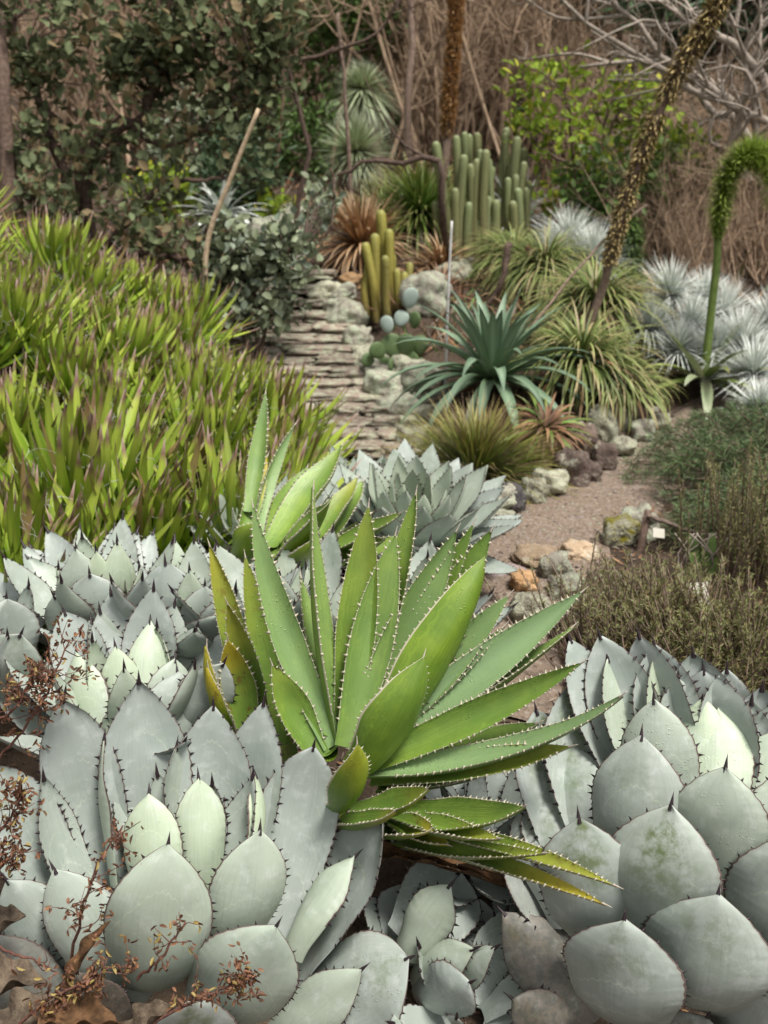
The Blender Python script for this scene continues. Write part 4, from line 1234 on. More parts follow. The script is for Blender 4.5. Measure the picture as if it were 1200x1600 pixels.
for args in (
    ('flat tan slab at the near edge of the path', (842, 888), 84, 30, 'rock_tan'),
    ('tan stone with a dark undercut right of the flat tan slab', (905, 876), 64, 28, 'rock_tan'),
    ('flat pinkish stone left of the orange stone', (806, 902), 48, 14, 'rock_pink'),
    ('blocky orange stone in the middle of the path edge', (818, 930), 50, 40, 'rock_orange'),
    ('pointed pale green lichen stone behind the orange stone', (866, 908), 52, 48, 'rock_pale'),
    ('pale lichen stone right of the orange stone', (884, 938), 60, 40, 'rock_pale'),
    ('lichen patched stone behind the tips of the green agave', (830, 978), 74, 54, 'rock_lichen'),
    ('brown stone between the green agave tips and the heath bush', (890, 1000), 60, 40, 'rock_brown'),
    ('small pinkish stone right of the lichen stones', (925, 968), 46, 36, 'rock_pink'),
    ('small orange stone low by the agave leaf tip', (868, 985), 34, 26, 'rock_orange'),
    ('yellow mossy boulder by the leaning stake', (968, 852), 60, 48, 'rock_moss'),
    ('pale lichen boulder behind the leaning stake', (998, 845), 60, 58, 'rock_pale'),
    ('grey flat stone on the near left side of the path', (775, 905), 60, 12, 'rock_pink'),
): rock(*args, group=G_F)

# ------------------------------------------------------------------ stone steps
rs = np.random.RandomState(5)
for i, (px, py) in enumerate(step_px):
    Y = 5.5 + .20 * i
    c = at(px - 42, py, Y)
    nxt = at(step_px[min(i + 1, len(step_px) - 1)][0] - 30, step_px[min(i + 1, len(step_px) - 1)][1], Y + .20)
    root = thing('stone_step', 'rough stone step, %s from the bottom of the flight' % (ORD[i] if i < 14 else 'highest'), 'step', c, 'stone steps climbing the slope')
    W = .98
    k = rs.choice([2, 3, 3])
    cuts = np.sort(np.concatenate([[0, 1], (np.arange(1, k) + rs.uniform(-.18, .18, k - 1)) / k]))
    for q in range(k):
        a, b = (cuts[q] - .5) * W, (cuts[q + 1] - .5) * W - .008
        V = ICOV.copy()
        V = V / np.max(np.abs(V), axis=1, keepdims=True) * .72 + V * .28
        sd_ = i * 7.1 + q * 2.3
        dz = rs.uniform(-.012, .012); dy = rs.uniform(-.03, .03)
        o_ = np.array([v * (1 + mnoise.noise(Vector(v * 1.6) + Vector((sd_, 0, 0))) * .30 + mnoise.noise(Vector(v * 5) + Vector((0, sd_, 0))) * .14) for v in V])
        h = .062
        o_ = o_ * np.array([(b - a) / 2 * 1.06, .095, h / 2]) + np.array([(a + b) / 2, .065 + dy, -h / 2 + dz])
        mb = MB(); mb.add(o_, ICOF)
        st = mb.build('stone', M['step_stone'], (0, 0, 0), root)
    tr = MB()
    xs = np.linspace(-W / 2, W / 2, 16); ys = np.linspace(.06, .28, 5)
    V = [(x, y, -.012 + rs.uniform(-.004, .004) + (nxt[2] - c[2]) * 0) for y in ys for x in xs]
    tr.add(V, [(j * 16 + x, j * 16 + x + 1, (j + 1) * 16 + x + 1, (j + 1) * 16 + x) for j in range(4) for x in range(15)])
    tr.build('tread', M['step_earth'], (0, 0, 0), root)

# ------------------------------------------------------------------ the spiky yellow-green mass
SPROF = ([0, .12, .35, .6, .8, .9, 1], [.62, .80, 1.0, .92, .55, .28, .02])
variants = []
for k in range(4):
    rs = np.random.RandomState(40 + k)
    mb = MB()
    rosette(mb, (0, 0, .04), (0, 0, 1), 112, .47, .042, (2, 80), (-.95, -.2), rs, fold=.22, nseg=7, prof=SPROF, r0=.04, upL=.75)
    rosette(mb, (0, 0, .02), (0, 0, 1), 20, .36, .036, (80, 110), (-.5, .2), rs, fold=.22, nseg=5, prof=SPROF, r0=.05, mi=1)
    # loose fibres along the leaves
    for q in range(60):
        an = rs.uniform(0, 6.28); rr = rs.uniform(.08, .30); zz = rs.uniform(.10, .36)
        p = np.array([rr * math.cos(an), rr * math.sin(an), zz]); d = rdir(rs); e = rdir(rs)
        tube(mb, spline([p, p + d * .03 + e * .012, p + d * .05, p + d * .06 - e * .02], 6), .0006, 3, 0.9, 2, cap=False)
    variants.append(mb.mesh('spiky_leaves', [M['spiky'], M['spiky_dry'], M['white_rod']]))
rs = np.random.RandomState(12)
pts = []
tries = 0
def in_mass(x, y):
    px = 600 + x / (y * math.cos(PITCH) + (1.5 - float(gz(x, y))) * math.sin(PITCH)) * FOC
    if px < -130: return False
    right = np.interp(y, [3.0, 3.5, 4.3, 5.2, 6.2], [-.62, -.54, -.41, -.60, -1.02])
    low = np.interp(x, [-1.6, -1.0, -.5], [3.05, 3.2, 3.5])
    return x < right and low < y < 6.0 + .25 * max(0, -x - .6)
while tries < 6000 and len(pts) < 64:
    tries += 1
    x, y = rs.uniform(-2.9, -.2), rs.uniform(3.0, 6.5)
    if in_mass(x, y) and all((x - a) ** 2 + (y - b) ** 2 > .325 ** 2 for a, b in pts):
        pts.append((x, y))
pts.sort(key=lambda q: q[1])
rows = [sorted(pts[i:i + 8]) for i in range(0, len(pts), 8)]
ROWN = ['nearest', 'second', 'third', 'fourth', 'fifth', 'sixth', 'seventh', 'farthest']
for ri, row in enumerate(rows):
    for ci, (x, y) in enumerate(row):
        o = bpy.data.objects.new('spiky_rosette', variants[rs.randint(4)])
        COL.objects.link(o)
        o.location = gp(x, y)
        o.rotation_euler = (R(rs.uniform(0, 14)), R(rs.uniform(2, 20)), rs.uniform(-.5, .5))
        o.scale = (rs.uniform(.88, 1.12),) * 3
        # turn about its own axis first
        o.rotation_euler = (Matrix.Rotation(R(rs.uniform(0, 14)), 3, 'X') @ Matrix.Rotation(R(rs.uniform(4, 20)), 3, 'Y') @ Matrix.Rotation(rs.uniform(0, 6.28), 3, 'Z')).to_euler()
        o.scale = (rs.uniform(.78, 1.1) * (1.22 if y < 4.0 else 1.0 if y < 5 else .92),) * 3
        tag(o, 'spiky yellow-green rosette, %s from the left in the %s row of the mass' % (ORD[ci], ROWN[min(ri, 7)]), 'spiky plant', 'spiky yellow-green rosettes massed on the left bank')
# ------------------------------------------------------------------ middle distance
def column(mb, pts, r, ribs=9):
    pts = spline(pts, 9)
    n = len(pts)
    rad = [r * (.82 if i == 0 else 1.0) for i in range(n)]
    # rounded top
    T = nrm(pts[-1] - pts[-2])
    extra = [pts[-1] + T * r * .6, pts[-1] + T * r * .95]
    tube(mb, list(pts) + extra, rad + [r * .75, r * .35], ribs * 2, ribs=ribs)

def cactus(label, stems, mat, group, rs, cat='cactus', ribs=8):
    """stems: (base px, top px, Y, width px)"""
    b0 = stems[0]
    C = at(b0[0], b0[1], b0[4])
    root = thing('column_cactus', label, cat, C, group)
    for bx, by, tx, ty, Y, wp in stems:
        p0 = at(bx, by, Y); p1 = at(tx, ty, Y + rs.uniform(-.05, .05))
        mid = (p0 * .55 + p1 * .45) + rs.normal(0, .012, 3)
        mb = MB(); column(mb, [p0, mid, p1], wpx(wp, p0) / 2, ribs)
        o = mb.build('stem', M[mat], C, root)
    return root

rs = np.random.RandomState(77)
Y0 = 7.5
cactus('cluster of slender upright yellow cactus columns beside the steps', [
    (590, 505, 571, 385, Y0, 13), (582, 500, 586, 372, Y0 + .1, 15), (604, 495, 595, 335, Y0 + .15, 14), (607, 490, 608, 364, Y0 + .1, 13),
    (606, 500, 602, 405, Y0 - .05, 12), (616, 490, 612, 400, Y0 + .1, 12), (622, 485, 620, 425, Y0, 11), (630, 480, 632, 430, Y0, 11),
    (638, 480, 640, 415, Y0 + .1, 11), (575, 495, 577, 410, Y0 + .05, 12)], 'cactus_yellow', 'column cacti', rs)
Y0 = 8.9
st = []
for k in range(34):
    x = rs.uniform(680, 835); base = rs.uniform(395, 440)
    top = 150 + abs(x - 745) * 1.0 + rs.uniform(0, 130)
    st.append((x * .75 + 755 * .25 + rs.uniform(-14, 14), base, x, min(top, base - 40), Y0 + rs.uniform(-.3, .9), rs.uniform(9, 13)))
for (x, b, t) in ((715, 440, 300), (734, 420, 322), (762, 425, 312), (780, 415, 318), (722, 410, 248), (762, 400, 240), (750, 405, 255), (738, 405, 262), (812, 405, 300), (802, 400, 320), (748, 430, 345), (770, 430, 335)):
    st.append((x - 5, b, x + rs.uniform(-5, 5), t, Y0 - .35, 12.5))
st = [(755, 425, 755, 250, Y0, 14)] + st
cactus('large clump of many green cactus columns with pale tips', st, 'cactus_green', 'column cacti', rs)
cactus('small olive cactus of four columns right of the leaning flower stalk', [
    (1000, 635, 995, 462, 6.9, 17), (1010, 640, 1015, 530, 6.85, 14), (1022, 640, 1022, 565, 6.8, 12), (992, 632, 989, 465, 6.95, 9)], 'cactus_olive', 'column cacti', rs)

# prickly pear
C = on_ground(640, 585)
root = thing('prickly_pear', 'low prickly pear with round grey upper pads and dark green lower pads', 'prickly pear', C)
padn = 0
for px, py, wp, hp, mat, tilt in ((641, 466, 26, 34, 'pad_grey', .1), (605, 507, 22, 28, 'pad_grey', -.3), (627, 498, 24, 26, 'pad_grey', .35), (613, 540, 34, 38, 'pad_green', -.5), (634, 538, 30, 36, 'pad_green', .3),
                                  (590, 548, 26, 30, 'pad_green', -.8), (640, 565, 34, 36, 'pad_green', .5), (620, 572, 30, 34, 'pad_green', -.2), (655, 540, 28, 34, 'pad_green', .5), (600, 570, 26, 26, 'pad_green', -.6),
                                  (648, 500, 22, 28, 'pad_green', .2), (575, 562, 22, 22, 'pad_green', -.9), (668, 560, 28, 30, 'pad_green', .7)):
    p = at(px, py, C[1] + rs.uniform(-.05, .12))
    V = ICOV3 * np.array([wpx(wp, p) / 2, .014, wpx(hp, p) / 2])
    V[:, 0] *= 1 + .18 * V[:, 2] / (wpx(hp, p) / 2)
    a, b = tilt, rs.uniform(-.7, .7)
    Rm = np.array((Matrix.Rotation(b, 3, 'Z') @ Matrix.Rotation(a, 3, 'Y') @ Matrix.Rotation(rs.uniform(-.3, .3), 3, 'X')))
    mb = MB(); mb.add(V @ Rm.T + p, ICOF3)
    # areoles
    for _ in range(0):
        pass
    mb.build('pad', M[mat], C, root)

# blue-green agave
C = on_ground(768, 632); C[2] += .14
rs = np.random.RandomState(31)
root = thing('blue_agave', 'large blue-green agave with recurving leaves on the bank', 'agave', C)
for k in range(64):
    t = (k + .5) / 64
    an = k * 2.39996; tl = R(4 + 92 * t) + rs.normal(0, .06)
    hd = np.array([math.cos(an), math.sin(an), 0])
    D = hd * math.sin(tl) + np.array([0, 0, math.cos(tl)])
    N = -hd * math.cos(tl) + np.array([0, 0, math.sin(tl)])
    mb = MB()
    blade(mb, C + hd * .03, D, N, .62 * (.78 + .22 * min(1, 2 * t)) * rs.uniform(.85, 1.1), .066, rs.uniform(.35, .75) + .75 * (t > .35) * rs.uniform(.5, 1.0), 9, .24, rs.uniform(0, 1),
          prof=([0, .12, .4, .65, .85, 1], [.85, .9, 1, .82, .42, .01]))
    mb.build('leaf', M['blue_agave'], C, root)
dryb = MB(); rosette(dryb, C - np.array([0, 0, .05]), (0, 0, 1), 20, .42, .05, (95, 135), (.2, .9), rs, nseg=6)
dryb.build('dry_leaves', M['dry_red'], C, root)

# dry leaf cluster under it, on the path side
def tuft(name, label, cat, C, n, L, w, tilt, curl, mat, seed, axis=(0, 0, 1), group=None, fold=.2, nseg=5, prof=BP, extra=(), r0=.05, side=.1):
    rs = np.random.RandomState(seed)
    mb = MB()
    rosette(mb, C, axis, n, L, w, tilt, curl, rs, fold, nseg, prof, r0, True, .8, 0, None, side)
    mats = [M[mat]]
    for e in extra:
        rosette(mb, C + np.array(e.get('off', (0, 0, 0))), e.get('axis', axis), e['n'], e['L'], e['w'], e['tilt'], e['curl'], rs, fold, nseg, prof, e.get('r0', r0), True, .8, len(mats), None, side)
        mats.append(M[e['mat']])
    o = mb.build(name, mats, C)
    return tag(o, label, cat, group)

C = on_ground(850, 690); C[2] += .05
tuft('dried_agave', 'withered reddish brown rosette hanging over the path rocks', 'dead plant', C, 130, .27, .018, (15, 130), (.9, 2.6), 'dry_red', 60, (0.1, -.4, 1),
     extra=(dict(n=26, L=.30, w=.022, tilt=(15, 110), curl=(.6, 2.0), mat='grass_green'),))
C = on_ground(742, 752); C[2] += .03
tuft('grass_tuft', 'dense tuft of fine green and brown grass above the path rocks', 'grass tuft', C, 900, .44, .007, (3, 84), (.1, 1.0), 'grass_mixed', 61, (0, -.1, 1), fold=.1, r0=.14, side=.3,
     extra=(dict(n=260, L=.36, w=.006, tilt=(70, 125), curl=(.3, 1.0), mat='dry_red', r0=.1),))

# white rod, thin stalks
def stick(name, label, cat, pts, radii, mat, group=None, n=14, jit=0.0, seed=0):
    rs = np.random.RandomState(seed)
    P_ = spline(pts, n)
    P_[1:-1] += rs.normal(0, jit, P_[1:-1].shape)
    mb = MB(); tube(mb, P_, np.linspace(radii[0], radii[1], n), 8)
    return tag(mb.build(name, M[mat], tuple(P_[0])), label, cat, group)

b = on_ground(695, 628)
stick('plant_stake', 'thin white upright rod in front of the blue-green agave', 'stake', [b, at(700, 470, b[1] + .02), at(706, 345, b[1] + .05)], (.0085, .007), 'white_rod')
b = on_ground(750, 640)
stick('dry_stalk', 'thin brown stick leaning across the blue-green agave', 'dry stalk', [b, at(805, 548, b[1] + .1), at(905, 415, b[1] + .4), at(1010, 320, b[1] + .7)], (.009, .006), 'stalk_brown', jit=.004)
b = at(768, 470, 7.4)
stick('dry_stalk', 'short blackened stalk bent above the blue-green agave', 'dry stalk', [gp(b[0] - .12, 7.4) , b, at(785, 430, 7.4), at(797, 380, 7.45)], (.014, .026), 'bark_dark', jit=.006)
b = gp(*at(318, 400, 6.75)[:2])
stick('dry_stalk', 'straight pale cane leaning through the dark shrub', 'dry stalk', [b, at(322, 392, 6.75), at(362, 275, 6.7), at(404, 170, 6.65)], (.020, .012), 'stalk_tan', jit=.0)
b = gp(*at(8, 330, 7.2)[:2])
stick('slender_tree', 'thin brown trunk rising at the edge behind the spiky mass', 'tree trunk', [b, at(10, 250, 7.2), at(2, 120, 7.2), at(-6, -40, 7.3)], (.055, .04), 'bark_brown', jit=.006)

# arching pale green clumps
G_D = 'arching strap-leaved clumps on the bank'
DP = ([0, .2, .5, .8, 1], [.8, 1, .95, .6, .02])
for k, (px, py, dz, lab, n, L) in enumerate((
        (850, 470, .2, 'highest arching clump with dry brown flower heads among its leaves', 230, .52),
        (925, 545, .25, 'arching clump around the foot of the leaning flower stalk', 260, .56),
        (800, 440, .15, 'arching pale clump behind the blue-green agave', 170, .48),
        (960, 640, .12, 'lowest arching clump spilling toward the end of the path', 150, .36),
        (905, 620, .2, 'arching clump hanging beside the blue-green agave', 180, .5),
        (890, 420, .1, 'arching clump in front of the hazy silver tuft', 150, .46))):
    C = on_ground(px, py); C[2] += dz
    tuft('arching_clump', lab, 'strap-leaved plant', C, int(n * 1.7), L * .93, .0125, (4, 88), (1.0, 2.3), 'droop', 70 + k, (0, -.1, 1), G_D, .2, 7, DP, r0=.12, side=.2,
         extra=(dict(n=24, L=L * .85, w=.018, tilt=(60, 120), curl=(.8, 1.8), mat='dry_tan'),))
# rusty flower spikes in them
for k, (px, py, tx, ty, lab) in enumerate(((835, 455, 826, 385, 'upright rusty brown flower spike in the highest arching clump'), (820, 470, 852, 425, 'rusty orange flower spike leaning right above the blue-green agave'))):
    Y = on_ground(850, 470)[1]
    a, b = at(px, py, Y), at(tx, ty, Y)
    mb = MB(); rs = np.random.RandomState(90 + k)
    tube(mb, spline([a - np.array([0, 0, .25]), a, b], 10), .012, 6)
    for q in range(220):
        t = rs.uniform(.15, 1); p = a + (b - a) * t; d = rdir(rs)
        blade(mb, p, d + nrm(b - a) * .4, rdir(rs), .045, .012, .3, 2, rnd=rs.uniform(0, 1))
    tag(mb.build('flower_spike', M['dry_red'], tuple(a)), lab, 'flower spike')

# silver tufts
G_T = 'silvery spiky tufts on the right slope'
SP = ([0, .2, .6, 1], [1, .9, .55, .02])
for k, (px, py, rad, Y) in enumerate(((1048, 462, 62, 6.9), (1015, 515, 52, 6.5), (1080, 510, 60, 6.7), (1130, 492, 58, 7.0), (1160, 540, 66, 6.4), (1178, 585, 62, 6.1), (1185, 640, 52, 5.7), (1120, 550, 54, 6.4), (1205, 505, 60, 6.9), (1060, 545, 50, 6.4), (1100, 465, 48, 7.1), (890, 378, 58, 8.2), (925, 405, 62, 8.0), (870, 400, 50, 8.1))):
    C = at(px, py, Y)
    L = wpx(rad, C)
    g = gp(C[0], C[1] + .05)
    lab = ['topmost silvery tuft of the right slope', 'silvery tuft just right of the small olive cactus', 'silvery tuft behind the green flower stem', 'silvery tuft right of the green flower stem', 'large starry silvery tuft near the picture edge', 'starry silvery tuft above the lowest one', 'lowest silvery tuft at the picture edge', 'silvery tuft right above the strappy green rosette', 'silvery tuft cut by the picture edge', 'greyish tuft between the olive cactus and the green rosette', 'small silvery tuft at the back of the right group', 'hazy silver tuft left of the leaning stalk', 'hazy silver tuft touching the leaning stalk', 'hazy silver tuft behind the arching clumps'][k]
    rs = np.random.RandomState(110 + k)
    mb = MB()
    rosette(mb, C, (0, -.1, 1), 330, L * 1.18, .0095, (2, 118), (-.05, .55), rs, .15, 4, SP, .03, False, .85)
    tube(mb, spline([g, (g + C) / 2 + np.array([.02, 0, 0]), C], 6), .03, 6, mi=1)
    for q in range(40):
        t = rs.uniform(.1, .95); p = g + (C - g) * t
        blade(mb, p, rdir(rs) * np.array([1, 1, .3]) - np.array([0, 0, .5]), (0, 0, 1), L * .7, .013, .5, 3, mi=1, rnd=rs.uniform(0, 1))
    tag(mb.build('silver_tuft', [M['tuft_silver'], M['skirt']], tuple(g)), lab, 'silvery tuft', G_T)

# fox-tail flower stem with its rosette
C = at(1100, 605, 6.25)
root = thing('foxtail_agave', 'strappy green rosette sending up a fuzzy green arching flower stem', 'agave', C)
rs = np.random.RandomState(140)
for k in range(24):
    t = (k + .5) / 24; an = k * 2.39996 + .5; tl = R(25 + 85 * t)
    hd = np.array([math.cos(an), math.sin(an), 0]); D = hd * math.sin(tl) + np.array([0, 0, math.cos(tl)]); N = -hd * math.cos(tl) + np.array([0, 0, math.sin(tl)])
    mb = MB(); blade(mb, C + hd * .03 + np.array([0, 0, .05]), D, N, .40 * rs.uniform(.85, 1.1), .066, rs.uniform(.3, .9), 7, .22, rs.uniform(0, 1), prof=([0, .12, .4, .65, .85, 1], [.6, .8, 1, .85, .45, .01]))
    mb.build('leaf', M['droop' if k % 4 else 'yucca'], C, root)
Y = C[1]
sp_ = spline([C, at(1104, 560, Y), at(1112, 480, Y), at(1120, 410, Y), at(1123, 350, Y - .02), at(1134, 285, Y - .05), at(1158, 247, Y - .08), at(1186, 240, Y - .1), at(1212, 262, Y - .12), at(1222, 320, Y - .14)], 46)
mb = MB(); tube(mb, sp_, np.linspace(.026, .012, 46), 8)
stem = mb.build('flower_stem', M['stalk_green'], C, root)
mb = MB()
for q in range(5200):
    i = rs.uniform(17.5, 44.8); k = int(i); p = sp_[k] + (sp_[k + 1] - sp_[k]) * (i - k); T = nrm(sp_[k + 1] - sp_[k])
    d = rdir(rs); d = nrm(d - T * np.dot(d, T)); ramp = min(1, (i - 17) / 4) * (1.0 + .5 * min(1, max(0, i - 26) / 8))
    blade(mb, p + d * .012, d + T * rs.uniform(-.1, .7), T, .080 * ramp * rs.uniform(.7, 1.15), .009, rs.uniform(-.2, .5), 2, .1, rs.uniform(0, 1))
mb.build('blossom', M['bloom_green'], C, stem)

# leaning flower stalk with dry capsules
b = on_ground(893, 580)
Y = b[1]
rs = np.random.RandomState(150)
root = thing('flower_stalk', 'tall brown flower stalk leaning right, crusted with dry capsules', 'flower stalk', b)
sp_ = spline([b - np.array([0, 0, .1]), at(903, 552, Y), at(940, 455, Y - .03), at(962, 370, Y - .1), at(1000, 250, Y - .15), at(1055, 120, Y - .2), at(1115, 20, Y - .25), at(1150, -60, Y - .28)], 60)
mb = MB(); tube(mb, sp_ + rs.normal(0, .003, sp_.shape), np.concatenate([np.linspace(.052, .026, 8), np.linspace(.026, .021, 52)]), 9)
st_ = mb.build('stalk', M['stalk_brown'], b, root)
mb = MB()
for q in range(2600):
    i = 59 * rs.uniform(.28, .985) ** .8; k = min(int(i), 58); p = sp_[k] + (sp_[k + 1] - sp_[k]) * (i - k); T = nrm(sp_[k + 1] - sp_[k])
    if mnoise.noise(Vector((i * .55, 3.1, 0))) < -.18 and i < 40: continue
    d = rdir(rs); d = nrm(d - T * np.dot(d, T)); s = .020 + .036 * (i / 59)
    blade(mb, p + d * .028, d + T * rs.uniform(-.6, .5) + np.array([0, 0, -.2]), T, s * rs.uniform(.6, 1.2), .016, rs.uniform(-.6, .9), 2, .3, rs.uniform(0, 1))
mb.build('seed_capsules', M['seed_tan'], b, st_)

# upright brown flower spike
b = gp(*at(690, 400, 9.4)[:2]); Y = b[1]
rs = np.random.RandomState(160)
root = thing('flower_stalk', 'upright thick rust-brown flower spike above the green cactus clump', 'flower stalk', b)
sp_ = spline([b, at(690, 330, Y), at(698, 220, Y), at(704, 130, Y), at(712, 20, Y), at(716, -80, Y)], 50)
mb = MB(); tube(mb, sp_, np.linspace(.04, .03, 50), 8)
st_ = mb.build('stalk', M['stalk_brown'], b, root)
mb = MB()
for q in range(3800):
    i = rs.uniform(20, 48.9); k = int(i); p = sp_[k] + (sp_[k + 1] - sp_[k]) * (i - k); T = nrm(sp_[k + 1] - sp_[k])
    d = rdir(rs); d = nrm(d - T * np.dot(d, T))
    blade(mb, p + d * .025, d + T * rs.uniform(-.2, .7), T, min(1, (i - 18) / 5) * .055 * rs.uniform(.7, 1.2), .016, rs.uniform(-.3, .6), 2, .3, rs.uniform(0, 1))
mb.build('seed_capsules', M['seed_brown'], b, st_)
b = gp(*at(640, 330, 9.8)[:2])
stick('dry_stalk', 'thin brown stalk standing right of the woolly headed yuccas', 'dry stalk', [b, at(640, 330, 9.8), at(636, 180, 9.8), at(642, 40, 9.9), at(640, -40, 9.9)], (.045, .022), 'stalk_brown', jit=.01)
b = gp(*at(548, 330, 9.6)[:2])
stick('dry_stalk', 'thin dark stalk crossing in front of the yucca heads', 'dry stalk', [b, at(545, 250, 9.6), at(536, 120, 9.6), at(528, 20, 9.6)], (.022, .012), 'stalk_brown', jit=.006)

# yuccas with round heads
G_Y = 'round-headed yuccas on trunks'
for k, (hx, hy, bx, by, Y, rad, lab) in enumerate(((566, 138, 585, 330, 11.2, 44, 'taller yucca with a round pale green head and drooping lower leaves'), (556, 236, 562, 360, 10.4, 60, 'lower yucca with a wide round pale head'))):
    C = at(hx, hy, Y); g = gp(*at(bx, by, Y)[:2]); L = wpx(rad, C)
    rs = np.random.RandomState(170 + k)
    root = thing('yucca', lab, 'yucca', g, G_Y)
    mb = MB(); tp = spline([g, (g + C) / 2 + np.array([.03, 0, 0]), C], 10); tube(mb, tp, np.linspace(.10, .07, 10), 9)
    tr = mb.build('trunk', M['bark_brown'], g, root)
    mb = MB()
    for q in range(420):
        t = rs.uniform(.35, .97); p = g + (C - g) * t; d = rdir(rs) * np.array([1, 1, .15])
        blade(mb, p, d * .5 - np.array([0, 0, .9]), d, .32, .022, .1, 3, rnd=rs.uniform(0, 1))
    mb.build('dry_skirt', M['skirt'], g, tr)
    mb = MB(); rosette(mb, C, (0, -.1, 1), 380, L * 1.1, .018, (2, 100), (-.05, .2), rs, .15, 4, SP, .05, False, .9)
    rosette(mb, C, (0, -.1, 1), 170, L * (1.9 if k == 0 else 1.25), .022, (95, 150), (-.1, .5), rs, .15, 4, SP, .05, False, .9)
    mb.build('leaves', M['yucca'], g, root)

# grass-like green clump, dry orange clump
for k, (px, py, dz, n, L, w_, mat, lab, ex) in enumerate((
        (655, 385, .25, 420, .62, .016, 'grass_green', 'green grassy clump left of the cactus columns', (dict(n=120, L=.55, w=.018, tilt=(60, 125), curl=(.4, 1.2), mat='droop'),)),
        (565, 415, .15, 230, .50, .022, 'dry_tan', 'dry orange-brown clump behind the yellow cactus', (dict(n=50, L=.5, w=.02, tilt=(5, 40), curl=(.0, .5), mat='dry_tan'),)),
        (690, 430, .05, 130, .34, .02, 'dry_tan', 'dry tan leaf heap left of the cactus clump foot', ()),
        (600, 360, .1, 150, .5, .02, 'droop', 'olive arching clump behind the yellow cactus', ()),
        (800, 370, .1, 120, .55, .022, 'tuft_silver', 'blue-grey spiky clump right of the green cactus columns', ()),
        (690, 470, .04, 60, .3, .02, 'dry_red', 'rusty dry leaf heap left of the blue-green agave', ()),
        (350, 375, .2, 60, .40, .04, 'tuft_silver', 'pale grey-leaved rosette seen through the dark shrub', ()))):
    C = on_ground(px, py); C[2] += dz
    tuft('leafy_clump', lab, 'clump', C, n, L, w_, (5, 115) if mat != 'grass_green' else (3, 95), (.2, 1.1), mat, 180 + k, (0, -.05, 1), None, .2, 5, DP, extra=ex, r0=.08, side=.25)

# ------------------------------------------------------------------ shrubs
def heath(label, C, n, H, spread, seed, axis=(0, 0, 1), mats=('heath', 'bark_brown'), needles=26, ndl=(.019, .0025), group=None, cat='bush', name='heath_bush', base_r=.12, up=.25, lo=.35):
    rs = np.random.RandomState(seed)
    root = thing(name, label, cat, C, group)
    wood = MB(); fol = MB()
    axis = nrm(axis)
    for k in range(n):
        d = rdir(rs); d[2] = abs(d[2])
        D = nrm(axis + d * spread)
        b = C + np.array([rs.normal(0, base_r), rs.normal(0, base_r * .7), -.03])
        L = H * rs.uniform(.65, 1.1)
        mid = b + D * L * .5 + rs.normal(0, .02, 3)
        e = b + D * L * (1 - up) + np.array([0, 0, L * up]) + rs.normal(0, .03, 3)
        pts = spline([b, mid, e], 8)
        tube(wood, pts, np.linspace(.0048, .0020, 8), 3, rs.uniform(0, 1))
        for t in range(int(needles)):
            s = rs.uniform(lo, 1.0) ** .8 * 6.99; i = int(s)
            p = pts[i] + (pts[i + 1] - pts[i]) * (s - i); T = nrm(pts[i + 1] - pts[i])
            dd = nrm(T * rs.uniform(.6, 1.4) + rdir(rs) * .8)
            blade(fol, p, dd, rdir(rs), ndl[0] * rs.uniform(.6, 1.3), ndl[1], rs.uniform(-.3, .3), 2, .1, np.clip(k / n * .4 + rs.uniform(0, .6), 0, 1))
    wood.build('branches', M[mats[1]], C, root)
    fol.build('foliage', M[mats[0]], C, root)
    return root

M['heath_wood'] = bark_mat('heath_stem', (.17, .115, .09), (.31, .23, .185), 30)
G_H = 'heath-like bushes at the right of the path'
heath('heath bush leaning left with bare brown stems above the closed agave', on_ground(1065, 1050), 340, .37, .50, 201, (-.75, .05, .75), needles=44, group=G_H, lo=.5, mats=('heath', 'heath_wood'))
heath('large bristly heath bush right behind the closed agave', on_ground(1160, 1085), 300, .36, .8, 202, (.05, -.1, 1), needles=90, group=G_H, lo=.3, base_r=.22)
heath('tall upright heath bush with yellow-green tips at the picture edge', at(1190, 985, 3.75), 230, .66, .36, 203, (.02, 0, 1), needles=100, group=G_H, lo=.45, base_r=.12)
heath('low heath bush between the white card and the leaning bush', on_ground(1085, 1020), 110, .22, .8, 204, (-.1, -.1, 1), needles=80, group=G_H, lo=.3)
def feather(label, C, n, H, W, seed, name='feathery_shrub', mat='feather'):
    rs = np.random.RandomState(seed)
    root = thing(name, label, 'shrub', C)
    wood = MB(); fol = MB()
    for k in range(n):
        th = rs.uniform(0, 6.283); rr = W * math.sqrt(rs.uniform(0, 1))
        e = C + np.array([rr * math.cos(th), rr * .8 * math.sin(th), H * math.sqrt(max(.03, 1 - (rr / W) ** 2)) * rs.uniform(.55, 1.05)])
        b = C + np.array([rr * .35 * math.cos(th), rr * .3 * math.sin(th), 0])
        pts = spline([b, (b + e) / 2 + rs.normal(0, .04, 3), e, e + np.array([math.cos(th) * .06, math.sin(th) * .06, rs.uniform(-.05, .03)])], 9)
        tube(wood, pts, np.linspace(.005, .0016, 9), 3)
        for t in range(62):
            s = rs.uniform(.25, 1) * 7.99; i = int(s); p = pts[i] + (pts[i + 1] - pts[i]) * (s - i)
            T = nrm(pts[i + 1] - pts[i])
            blade(fol, p + rdir(rs) * .015, nrm(T * .7 + rdir(rs)), rdir(rs), .05 * rs.uniform(.6, 1.3), .0034, rs.uniform(-.5, .5), 2, .1, rs.uniform(0, 1))
    wood.build('branches', M['bark_brown'], C, root); fol.build('foliage', M[mat], C, root)
feather('billowing fine-leaved green shrub overhanging the far side of the path', gp(2.0, 4.95), 520, .37, .78, 210)
feather('smaller fine-leaved green shrub behind the label cards', gp(1.62, 4.15), 200, .30, .42, 211)

